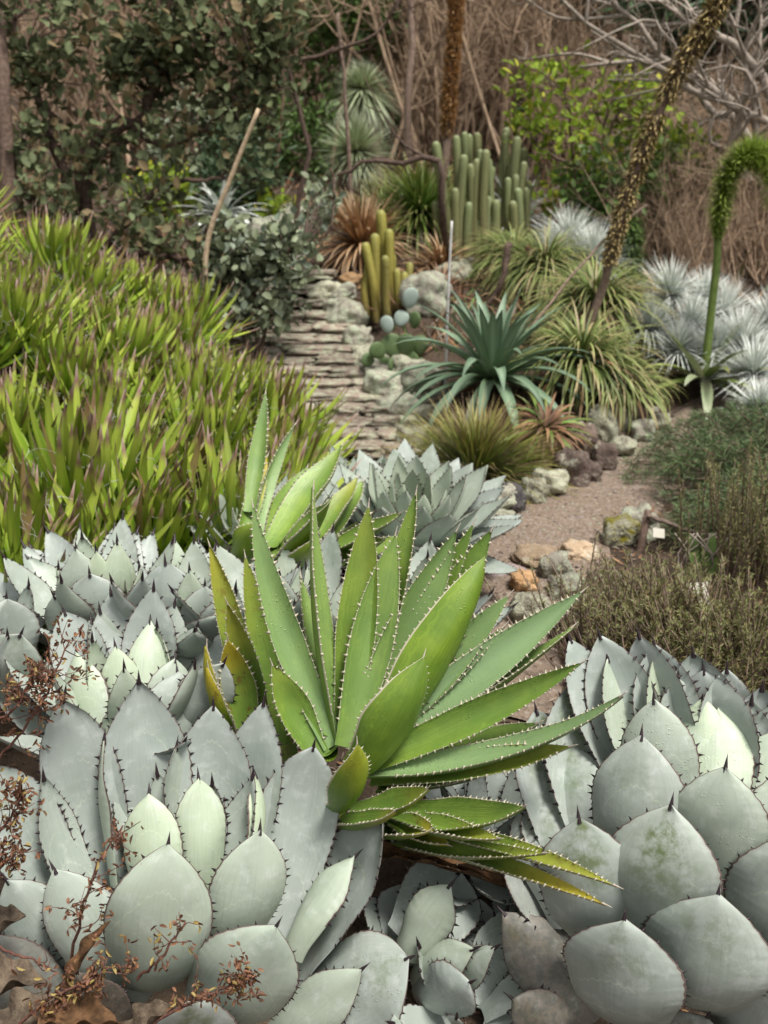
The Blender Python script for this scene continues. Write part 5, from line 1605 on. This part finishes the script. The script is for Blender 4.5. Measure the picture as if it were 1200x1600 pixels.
# leafy stems by the rail
C = on_ground(1090, 915)
root = thing('leafy_plant', 'small plant with upright bright green leaves below the rail', 'plant', C)
rs = np.random.RandomState(220)
mb = MB()
for px, py, tx, ty, wp in ((1092, 890, 1078, 834, 26), (1100, 885, 1116, 832, 24), (1110, 900, 1128, 868, 22), (1085, 900, 1068, 878, 18), (1075, 940, 1055, 915, 24)):
    a, b = at(px, py, C[1]), at(tx, ty, C[1] + .02)
    blade(mb, a, b - a, (0.2, -.9, .3), np.linalg.norm(b - a), wpx(wp, a), .2, 6, .15, rs.uniform(0, 1), prof=([0, .2, .5, .8, 1], [.35, .9, 1, .7, .05]))
mb.build('leaves', M['mid_green'], C, root)
mb = MB()
for q in range(8):
    tube(mb, spline([C + rs.normal(0, .03, 3) * (1, 1, 0), C + np.array([rs.normal(0, .05), 0, .1]), C + np.array([rs.normal(0, .08), 0, .2])], 6), .003, 4)
mb.build('stems', M['bark_pale'], C, root)

# stake, rail, cards
s0 = on_ground(997, 862)
mb = MB()
a, b = s0 - np.array([0, 0, .05]), at(1013, 797, s0[1] + .02)
tube(mb, [a, (a + b) / 2, b], [.017, .016, .015], 6)
tag(mb.build('wooden_stake', M['bark_brown'], tuple(s0)), 'dark wooden stake leaning in front of the pale lichen boulder', 'stake')
stick('rail', 'thin weathered rail running right from the leaning stake', 'rail', [at(1011, 806, s0[1]), at(1060, 823, s0[1] - .03), at(1145, 848, s0[1] - .08)], (.009, .008), 'rope', jit=.002)
def card(label, px, py, wp, hp, Y, tilt=.35, yaw=.2, leg=.12, roll=0):
    p = at(px, py, Y)
    root = thing('plant_label', label, 'plant label', (p[0], p[1], float(gz(p[0], p[1]))), 'plant label cards')
    w_, h_ = wpx(wp, p) / 2, wpx(hp, p) / 2
    V = np.array([(x, y, z) for y in (-.002, .002) for z in (-h_, h_) for x in (-w_, w_)])
    Rm = np.array(Matrix.Rotation(yaw, 3, 'Z') @ Matrix.Rotation(-tilt, 3, 'X') @ Matrix.Rotation(roll, 3, 'Y'))
    mb = MB(); mb.add(V @ Rm.T + p, [(0, 1, 3, 2), (4, 6, 7, 5), (0, 4, 5, 1), (2, 3, 7, 6), (0, 2, 6, 4), (1, 5, 7, 3)])
    mb.build('card', M['card'], root.location, root, smooth=False)
    g = np.array([p[0], p[1] + .012, min(float(gz(p[0], p[1])), p[2] - .05)])
    mb = MB(); tube(mb, [g, p + np.array([0, .012, 0])], .005, 6)
    mb.build('stake', M['bark_brown'], root.location, root)
card('small cream label card beside the leaning stake', 1029, 833, 20, 15, s0[1] - .05, .5, .3, roll=.2)
card('larger white label card half hidden in the heath bush', 1091, 928, 32, 36, on_ground(1091, 990)[1] - .15, .5, -.2, roll=-.15)
card('tiny white label card at the end of the path edging', 1024, 639, 11, 8, on_ground(1020, 660)[1], .5, -.2)
card('tiny pale label card left of the olive cactus', 984, 627, 8, 6, on_ground(985, 640)[1], .5, .2)
# ------------------------------------------------------------------ dark round-leaved shrub, upper left
rs = np.random.RandomState(300)
def blob(px, py, Y, rw, rh, rd, k):
    c = at(px, py, Y)
    return (c, (wpx(rw, c), rd, wpx(rh, c)), k)
Y = 7.6
g = gp(*at(150, 380, Y)[:2])
root = thing('dark_shrub', 'large dark shrub with round grey-green leaves and twisted dark branches above the spiky mass', 'shrub', g)
A = lambda px, py, d=0: at(px, py, Y + d)
leafy(root, g, [
    ([g, A(125, 250), A(200, 215), A(250, 120), A(262, 20), A(250, -60)], .05, .015),
    ([g, A(140, 240), A(215, 190), A(238, 140), A(330, 60), A(420, 20)], .045, .012),
    ([g + np.array([-.1, .1, 0]), A(90, 250), A(60, 150), A(20, 40), A(-20, -40)], .04, .012),
    ([A(130, 250), A(190, 190), A(240, 225), A(300, 215), A(352, 175)], .03, .010),
    ([g, A(230, 310, -.2), A(290, 285, -.3), A(345, 280, -.3)], .03, .010),
    ([g, A(240, 400, -.4), A(340, 410, -.6), A(430, 400, -.7)], .03, .010),
    ([g, A(60, 330, -.2), A(20, 290, -.2)], .025, .01),
], [
    blob(60, 40, Y, 120, 110, .45, 46), blob(220, 30, Y, 130, 90, .5, 54), blob(350, 60, Y, 110, 100, .45, 54), blob(110, 150, Y, 130, 100, .45, 26),
    blob(300, 160, Y, 90, 80, .4, 26), blob(420, 150, Y, 50, 60, .3, 16), blob(60, 280, Y - .2, 110, 90, .4, 40), blob(170, 330, Y - .3, 120, 70, .4, 26),
    blob(270, 260, Y - .2, 60, 70, .3, 10), blob(300, 400, Y - .5, 110, 60, .35, 30), blob(220, 100, Y, 60, 40, .3, 30),
    blob(435, 60, Y, 40, 60, .3, 22), blob(400, 230, Y - .2, 50, 60, .2, 14),
], (.080, .056), rs, M['dark_round'], M['bark_dark'], per=12, spread=.16)
Yb = 6.9
g2 = gp(*at(400, 520, Yb)[:2])
root = thing('dark_shrub', 'hanging shrub with round pale grey-green leaves beside the upper steps', 'shrub', g2)
A2 = lambda px, py, d=0: at(px, py, Yb + d)
leafy(root, g2, [
    ([g2, A2(360, 460), A2(400, 420), A2(440, 400), A2(480, 385)], .022, .007),
    ([g2, A2(395, 430), A2(350, 380), A2(330, 350)], .02, .007),
    ([g2, A2(430, 450), A2(450, 440)], .016, .006),
], [
    blob(420, 450, Yb, 62, 70, .2, 32), blob(370, 400, Yb, 75, 55, .25, 28), blob(455, 410, Yb, 40, 60, .2, 20), blob(400, 505, Yb, 60, 30, .18, 22), blob(500, 320, Yb + 1.2, 22, 50, .2, 16), blob(350, 440, Yb, 50, 40, .2, 30),
], (.072, .055), rs, M['dark_round2'], M['bark_dark'], per=10, spread=.13)

# ------------------------------------------------------------------ shrubs farther back
def shrub(label, px, py, Y, rw, rh, k, leaf, mleaf, seed, rd=.5, per=12, group=None, mwood='bark_brown', name='shrub', spread=.18, blobs=None, updir=.35):
    rs = np.random.RandomState(seed)
    c = at(px, py, Y)
    g = gp(c[0], c[1])
    root = thing(name, label, 'shrub', g, group)
    W_, H_ = wpx(rw, c), wpx(rh, c)
    limbs = [([g, g * .5 + c * .5 + rs.normal(0, .1, 3), c + np.array([math.cos(a) * W_ * .6, math.sin(a) * rd * .6, rs.uniform(-.2, .6) * H_])], .028, .009) for a in np.linspace(0, 6.28, 7)[:-1]]
    bl = blobs or [(c, (W_, rd, H_), k)]
    leafy(root, g, limbs, bl, leaf, rs, M[mleaf], M[mwood], per=per, spread=spread, updir=updir)
Y = 9.3
shrub('bright yellow-green leafy shrub right of the cactus columns', 905, 215, Y, 110, 110, 0, (.09, .05), 'yellow_green', 310, blobs=[
    blob(845, 130, Y, 62, 42, .4, 12), blob(930, 165, Y, 95, 45, .5, 15), blob(870, 225, Y, 80, 45, .5, 13), blob(1000, 185, Y, 40, 60, .4, 8), blob(820, 180, Y, 28, 60, .3, 7),
    blob(940, 250, Y, 80, 45, .5, 12), blob(985, 140, Y, 50, 22, .4, 8), blob(1040, 230, Y, 40, 60, .4, 9), blob(1000, 300, Y, 60, 40, .4, 9), blob(905, 300, Y, 60, 50, .4, 9)], per=11)
shrub('darker green leafy shrub below the yellow-green one', 1010, 290, 8.9, 110, 70, 0, (.10, .055), 'mid_green', 311, blobs=[
    blob(1050, 265, 8.9, 70, 42, .4, 24), blob(940, 300, 8.9, 80, 50, .4, 30), blob(1000, 320, 8.9, 90, 40, .4, 26), blob(905, 355, 8.9, 40, 30, .3, 12)], per=11)
shrub('sparse yellow-green sprig tangled with the leaning flower stalk', 1075, 255, 8.7, 50, 50, 14, (.10, .055), 'yellow_green', 312, rd=.3, per=9)
shrub('rounded dark green shrub behind the pale leaning cane', 375, 270, 10.0, 58, 75, 90, (.12, .030), 'deep_green', 313, rd=.6, per=24, mwood='bark_dark')
shrub('grey-green shrub left of the yucca heads', 475, 230, 12.5, 62, 62, 80, (.13, .035), 'mid_green', 314, rd=.6, per=20)
shrub('small lime green shrub above the dark hanging shrub', 420, 332, 9.9, 30, 17, 26, (.07, .045), 'yellow_green', 315, rd=.25, per=14)
shrub('grey-leaved shrub seen through the dark shrub', 300, 230, 10.8, 60, 80, 70, (.10, .05), 'dark_round2', 316, rd=.5, per=14)
shrub('bright green shrub low behind the dark shrub', 255, 310, 10.2, 60, 36, 40, (.10, .045), 'yellow_green', 317, rd=.4, per=12)
shrub('olive green tree crown at the top behind the yuccas', 540, 40, 13.5, 90, 60, 70, (.18, .07), 'mid_green', 318, rd=1.0, per=16, spread=.25)
shrub('dark evergreen shrub behind the cactus columns', 590, 200, 15, 70, 70, 70, (.16, .05), 'mid_green', 319, rd=.8, per=14, spread=.25)

# green fuzzy column plant
b = gp(*at(982, 470, 8.1)[:2])
mb = MB(); rs = np.random.RandomState(330)
t0 = at(984, 345, 8.1)
tube(mb, [b, (b + t0) / 2, t0], .05, 8)
for q in range(2600):
    t = rs.uniform(0, 1); p = b + (t0 - b) * t; d = rdir(rs) * (1, 1, .4)
    blade(mb, p + nrm(d) * .03, d + np.array([0, 0, rs.uniform(-.5, .4)]), (0, 0, 1), .11 * rs.uniform(.5, 1.1), .014, .3, 2, .1, rs.uniform(0, 1))
tag(mb.build('column_plant', M['mid_green'], tuple(b)), 'dark green fuzzy column of foliage behind the leaning flower stalk', 'plant')

# ------------------------------------------------------------------ bare brown thickets
def thicket_mesh(seed, H, W, n):
    rs = np.random.RandomState(seed)
    mb = MB()
    for k in range(n):
        b = np.array([rs.normal(0, W * .25), rs.normal(0, W * .2), 0])
        d = rdir(rs); d[2] = abs(d[2]) + 1.6; d = nrm(d)
        L = H * rs.uniform(.5, 1.0)
        e = b + d * L + np.array([rs.normal(0, W * .12), rs.normal(0, .1), 0])
        pts = spline([b, (b + e) / 2 + rs.normal(0, .12, 3), e], 8)
        tube(mb, pts, np.linspace(rs.uniform(.014, .034), .006, 8), 4, rs.uniform(0, 1), cap=False)
        for j in range(8):
            i = rs.randint(2, 8); p = pts[i]
            dd = nrm(d + rdir(rs) * .9); l = L * rs.uniform(.15, .4)
            q = spline([p, p + dd * l * .5 + rs.normal(0, .03, 3), p + dd * l + np.array([0, 0, .05])], 5)
            tube(mb, q, np.linspace(.008, .003, 5), 3, cap=False)
            for _ in range(3):
                p2 = q[rs.randint(1, 5)]; d3 = nrm(dd + rdir(rs) * .9)
                tube(mb, [p2, p2 + d3 * l * .25, p2 + d3 * l * .5 + rs.normal(0, .02, 3)], [.004, .003, .002], 3, cap=False)
    return mb.mesh('bare_stems', [M['twig']])
TH = [thicket_mesh(400 + k, 2.6, 1.7, 40) for k in range(3)]
G_B = 'leafless brown thickets on the slope behind'
rs = np.random.RandomState(410)
spots = [(730, 130, 12.5, 1.15, 'tallest leafless brown thicket behind the upright rust-brown spike'), (800, 120, 13.5, 1.25, 'leafless brown thicket behind the bright yellow-green shrub'), (660, 120, 14, 1.2, 'leafless brown thicket between the yuccas and the rust-brown spike'),
         (870, 90, 14.5, 1.2, 'pale brown leafless thicket above the bright yellow-green shrub'), (1080, 400, 9.3, .36, 'low leafless thicket left of the fuzzy green flower stem'), (1160, 380, 9.4, .38, 'low leafless thicket behind the fuzzy green flower stem'),
         (1230, 330, 9.9, .45, 'leafless thicket cut by the picture edge right of the arching flower stem'), (450, 150, 15, 1.2, 'leafless thicket between the dark shrub and the yuccas'), (1010, 380, 9.6, .4, 'leafless thicket behind the green column plant'), (960, 330, 11.2, .5, 'leafless thicket under the leafy yellow-green shrub'),
         (1130, 280, 10.8, .45, 'leafless thicket under the dark conifers'), (590, 60, 17, 1.3, 'leafless thicket at the top behind the taller yucca'), (350, 120, 13, 1.1, 'leafless thicket behind the branches of the dark shrub'), (900, 300, 11.8, .7, 'leafless thicket behind the leaning stalk foot'), (1190, 330, 10.8, .42, 'leafless thicket below the bare pale branches'),
         (250, 200, 12, 1.1, 'leafless thicket hidden behind the dark shrub'), (740, 60, 16, 1.3, 'far leafless thicket at the top centre'), (830, 50, 17, 1.4, 'far leafless thicket near the conifer'), (680, 50, 18, 1.4, 'far leafless thicket above the rust-brown spike'), (120, 200, 12.5, 1.1, 'leafless thicket behind the left half of the dark shrub'), (1060, 330, 11.0, .5, 'leafless thicket among the darker green leaves'), (1040, 420, 8.6, .34, 'knee-high leafless thicket behind the topmost silvery tuft'), (1125, 430, 8.4, .36, 'knee-high leafless thicket right of the green flower stem'), (1190, 440, 8.3, .38, 'knee-high leafless thicket at the picture edge above the silvery tufts'), (1085, 450, 8.0, .25, 'lowest leafless thicket just behind the silvery tufts'), (1165, 400, 8.9, .42, 'waist-high leafless thicket under the arching flower stem')]
for k, (px, py, Y, s, lab) in enumerate(spots):
    p = at(px, py, Y)
    o = bpy.data.objects.new('bare_thicket', TH[k % 3]); COL.objects.link(o)
    o.location = gp(p[0], p[1]); o.scale = (s, s, s * 1.05); o.rotation_euler = (0, 0, rs.uniform(0, 6.28))
    tag(o, lab, 'thicket', G_B)

# ------------------------------------------------------------------ conifers, upper right and far behind
def conifer(label, p, H, W, seed, n=70):
    rs = np.random.RandomState(seed)
    root = thing('conifer', label, 'tree', p, 'dark conifers')
    mb = MB(); tube(mb, [p, p + np.array([0.05, 0, H * .5]), p + np.array([0, 0, H])], [.20, .13, .03], 8)
    mb.build('trunk', M['bark_dark'], p, root)
    mb = MB()
    for k in range(n):
        t = rs.uniform(.10, .98); z = H * t; L = W * (1.05 - t * .85) * rs.uniform(.6, 1.1); a = rs.uniform(0, 6.28)
        d = np.array([math.cos(a), math.sin(a), rs.uniform(-.15, .15)])
        b = p + np.array([0, 0, z]); e = b + d * L
        pts = spline([b, b + d * L * .5 + np.array([0, 0, .08 * L]), e - np.array([0, 0, .15 * L])], 10)
        tube(mb, pts, np.linspace(.025, .006, 10), 4, mi=1, cap=False)
        for q in range(int(80 + 40 * L)):
            s = rs.uniform(.12, 1) * 8.99; i = int(s); c = pts[i] + (pts[i + 1] - pts[i]) * (s - i) + rs.normal(0, .07, 3)
            blade(mb, c, nrm(d * .5 + rdir(rs) - np.array([0, 0, .4])), rdir(rs), rs.uniform(.14, .34), .03, rs.uniform(0, .6), 2, .1, rs.uniform(0, 1))
    mb.build('crown', [M['deep_green'], M['bark_dark']], p, root)
for k, (px, Y, H, W, lab) in enumerate(((1085, 11.6, 5.5, 1.5, 'dark conifer whose trunk shows between the bare pale branches'), (985, 13.5, 6, 1.5, 'dark conifer behind the bright yellow-green shrub'), (1195, 12.2, 6, 1.8, 'dark conifer at the upper picture edge'))):
    x = (px - 600) / FOC * Y * 1.02
    conifer(lab, gp(x, Y), H, W, 430 + k, 58)

shrub('olive green shrub low behind the yucca trunks', 490, 170, 13, 70, 60, 46, (.14, .05), 'mid_green', 320, rd=.7, per=14, spread=.25)
shrub('olive green tree crown at the top right of the centre', 930, 10, 14.5, 70, 50, 40, (.16, .06), 'mid_green', 321, rd=.8, per=14, spread=.25)
# bare pale branches, upper right
def bare_tree(label, base, limbs, mat, seed, r=.03, sub=7, name='bare_tree'):
    rs = np.random.RandomState(seed)
    root = thing(name, label, 'bare tree', base, None)
    for ctrl in limbs:
        mb = MB()
        pts = spline(ctrl, 16); pts[1:-1] += rs.normal(0, .015, pts[1:-1].shape)
        tube(mb, pts, np.linspace(r, r * .3, 16), 6)
        for k in range(sub):
            i = rs.randint(4, 15); T = nrm(pts[i] - pts[i - 1]); d = nrm(T + rdir(rs) * .8); l = rs.uniform(.25, .8)
            q = spline([pts[i], pts[i] + d * l * .5 + rs.normal(0, .06, 3), pts[i] + nrm(d + rdir(rs) * .6) * l], 8)
            tube(mb, q, np.linspace(r * .4, r * .12, 8), 4)
            for _ in range(3):
                j = rs.randint(2, 8); d2 = nrm(d + rdir(rs)); tube(mb, spline([q[j], q[j] + d2 * .12, q[j] + d2 * .2 + rs.normal(0, .05, 3)], 5), np.linspace(r * .18, r * .08, 5), 3)
        mb.build('limb', M[mat], base, root)
Y = 8.4
B9 = lambda px, py, d=0: at(px, py, Y + d)
base = gp(*at(1250, 420, Y)[:2])
bare_tree('leafless tree with pale crooked branches reaching in at the upper right', base, [
    [base, B9(1255, 250), B9(1190, 190), B9(1110, 155), B9(1040, 115), B9(950, 60), B9(890, 10)],
    [B9(1255, 250), B9(1170, 90), B9(1110, 55), B9(1060, 20), B9(1020, -20)],
    [B9(1180, 185), B9(1120, 150), B9(1030, 80), B9(960, 0)],
    [base, B9(1190, 300), B9(1180, 150), B9(1150, 60), B9(1160, -40)],
    [B9(1190, 300), B9(1145, 225), B9(1185, 110), B9(1180, 60)],
    [base, B9(1170, 200, .3), B9(1120, 180, .4), B9(1060, 100, .5), B9(985, 95, .5), B9(905, 105, .5)],
], 'bark_pale', 450, .040, 10)
Y = 8.6
base = gp(*at(700, 420, Y)[:2])
bare_tree('leafless shrub with a dark crooked branch crossing the yucca trunks', base, [
    [base, B9(690, 330, -.6), B9(684, 250, -.6), B9(640, 250, -.6), B9(590, 252, -.6), B9(540, 270, -.6), B9(515, 262, -.6)],
], 'bark_dark', 451, .03, 3)
base = gp(*at(452, 380, Y)[:2])
bare_tree('leafless sapling with a dark branch sweeping up toward the top', base, [
    [base, B9(470, 300), B9(480, 220), B9(450, 100), B9(490, 90), B9(560, 68), B9(610, 35), B9(640, -20)],
], 'bark_dark', 452, .024, 4)

# ------------------------------------------------------------------ undergrowth on the slope (too much to count)
rs = np.random.RandomState(500)
mb = MB()
for q in range(15000):
    y = 6.6 + 20 * rs.uniform(0, 1) ** 1.6
    x = rs.uniform(-.55, .62) * y * .9
    if abs(x - np.interp(y, STEP_Y, STEP_X)) < .62 and y < 10.2: continue
    e = y - np.interp(x, [-1, 0.1, 0.8, 1.2, 1.6, 3.0, 5], [5.9, 5.35, 5.05, 5.6, 6.1, 7.4, 9.0])
    if e < .5: continue
    p = gp(x, y)
    s = .6 + y * .05
    d = rdir(rs); d[2] = abs(d[2]) * .9 + .15
    blade(mb, p, d, rdir(rs), rs.uniform(.08, .30) * s, .016 * s, rs.uniform(0, 1.2), 3, .15, rs.uniform(0, 1), int(rs.randint(0, 5)))
tag(mb.build('undergrowth', [M['dry_red'], M['dry_tan'], M['skirt'], M['mid_green'], M['dry_red']]), 'dry brown undergrowth and fallen leaves covering the slope', 'undergrowth', kind='stuff')
# litter round the agaves and along the path edge
mb = MB()
for q in range(4200):
    y = rs.uniform(1.2, 5.2); x = rs.uniform(-1.4, 1.9)
    p = gp(x, y) + np.array([0, 0, .006])
    d = rdir(rs) * (1, 1, .25)
    blade(mb, p, d, rdir(rs) * .4 + np.array([0, 0, 1]), rs.uniform(.015, .06), rs.uniform(.004, .012), rs.uniform(-.6, .6), 2, .2, rs.uniform(0, 1), int(rs.randint(0, 3)))
tag(mb.build('leaf_litter', [M['dry_red'], M['dry_tan'], M['skirt']]), 'crumbled brown leaf litter on the soil around the agaves', 'litter', kind='stuff')

mb = MB(); rs = np.random.RandomState(510)
for q in range(1500):
    t = rs.uniform(0, 1); x = np.interp(t, [0, .3, .6, 1], [.2, .5, 1.0, 2.3]) + rs.uniform(-.5, .5); y = np.interp(t, [0, .3, .6, 1], [3.3, 4.1, 4.95, 6.2]) + rs.uniform(-.2, .2)
    p = gp(x, y); s_ = rs.uniform(.003, .011)
    mb.add(ICOV1 * (s_, s_ * rs.uniform(.7, 1.3), s_ * .7) + p + np.array([0, 0, .014]), ICOF1, None, rs.uniform(0, 1), int(rs.randint(0, 3)))
tag(mb.build('gravel', [M['rock_pink'], M['rock_brown'], M['rock_lichen']]), 'small stones strewn over the earth path', 'gravel', kind='stuff')

# ------------------------------------------------------------------ dry weeds and dead leaves at lower left
M['weed_leaf'] = blade_mat('dry_weed_leaf', [(0, (.09, .036, .024)), (1, (.20, .095, .045))], .45, .15, .6, hue=((.30, .23, .07), .14))
M['weed_stem'] = bark_mat('red_weed_stem', (.085, .035, .028), (.17, .085, .06), 60)
def weed(label, pts, n_side, seed, Y, leaves=10, spread=.05, lsize=.016):
    rs = np.random.RandomState(seed)
    P_ = [at(px, py, Y + d) for px, py, d in pts]
    root = thing('dried_weed', label, 'dried weed', P_[0], 'dried weeds among the silver agaves')
    st_ = MB(); fo = MB()
    main = spline(P_, 18); main[1:-1] += rs.normal(0, .0018, main[1:-1].shape)
    tube(st_, main, np.linspace(.0034, .0014, 18), 5)
    for k in range(n_side):
        i = rs.randint(4, 18); T = nrm(main[min(i + 1, 17)] - main[i - 1])
        d = nrm(T * .5 + rdir(rs)); l = spread * rs.uniform(.5, 1.4)
        q = spline([main[i], main[i] + d * l * .5 + rs.normal(0, .008, 3), main[i] + d * l + np.array([0, 0, .01])], 6)
        tube(st_, q, np.linspace(.0013, .0006, 6), 4)
        for j in range(leaves):
            p = q[rs.randint(2, 6)] + rs.normal(0, .005, 3)
            leaflet(fo, p, rdir(rs) + np.array([0, 0, -.4]), rdir(rs), lsize * rs.uniform(.6, 1.3), lsize * .42, rs.uniform(0, 1), fold=.4)
    st_.build('stem', M['weed_stem'], P_[0], root)
    fo.build('leaves', M['weed_leaf'], P_[0], root)
weed('tall dried red weed standing before the largest open agave', [(100, 1545, -.02), (122, 1445, -.04), (138, 1390, -.05), (165, 1330, -.03), (192, 1290, -.02)], 16, 601, 1.66, 7)
weed('dried weed sprig arching across the broad front leaf', [(215, 1530, 0), (250, 1500, -.02), (272, 1468, -.02), (290, 1440, -.01)], 9, 602, 1.62, 5, .03)
weed('dry tan weed with tangled twigs at the left edge', [(-10, 1190, 0), (30, 1150, 0), (70, 1090, 0), (90, 1040, .01), (108, 1000, .02)], 26, 603, 1.98, 9, .06)
weed('forked dry weed hanging over the edge agave', [(-15, 1130, 0), (20, 1110, -.01), (40, 1075, 0), (55, 1060, 0)], 18, 604, 1.95, 12, .06)
weed('dried red weed clump at the middle of the left edge', [(-20, 1330, 0), (0, 1300, 0), (20, 1270, 0), (35, 1240, 0)], 18, 605, 1.72, 10, .05)
weed('small red weed tangled at the lower left edge', [(-15, 1380, 0), (5, 1350, 0), (25, 1330, 0)], 12, 606, 1.7, 9, .04)
weed('low rust-coloured weed spilling over the litter in the corner', [(30, 1600, 0), (80, 1560, 0), (140, 1530, 0), (175, 1510, .02)], 26, 607, 1.52, 10, .05)
weed('curled brown weed along the bottom below the front leaves', [(240, 1600, 0), (300, 1565, .0), (350, 1545, .02), (390, 1525, .02)], 24, 608, 1.58, 9, .045)
weed('bare reddish stem lying in the corner litter', [(-20, 1470, 0), (20, 1490, 0), (55, 1502, 0), (90, 1520, 0)], 3, 609, 1.6, 2)
G_L = 'dead agave leaves on the soil in the corner'
for k, (x0, y0, x1, y1, wd, Y, mat, lab) in enumerate((
        (-60, 1550, 75, 1535, 75, 1.66, 'grey_dead', 'curled grey-brown dead leaf lying at the left edge'), (190, 1625, 275, 1572, 50, 1.58, 'grey_dead', 'buckled tan dead leaf below the broad front leaf'),
        (-40, 1640, 110, 1580, 90, 1.52, 'grey_dead', 'large dark dead leaf in the lower corner'), (60, 1590, 190, 1600, 60, 1.50, 'dead_leaf', 'brown dead leaf under the corner weed'),
        (100, 1545, 172, 1438, 26, 1.60, 'dead_leaf', 'long narrow brown pod leaf standing by the tall weed'), (-30, 1470, 40, 1430, 60, 1.72, 'grey_dead', 'withered grey leaf behind the red weed'))):
    P0, P1 = at(x0, y0, Y), at(x1, y1, Y + .02)
    o = leaf_geo(P0, P1, (0, -.4, .9), wpx(wd, P1), bow=-.05, prof='pointed', chan=.7, thick=.004, seed=950 + k, wave=.55, twist=.8)[0]
    o = o.build('dead_leaf', [M[mat]] * 4, tuple(P0))
    tag(o, lab, 'dead leaf', G_L)
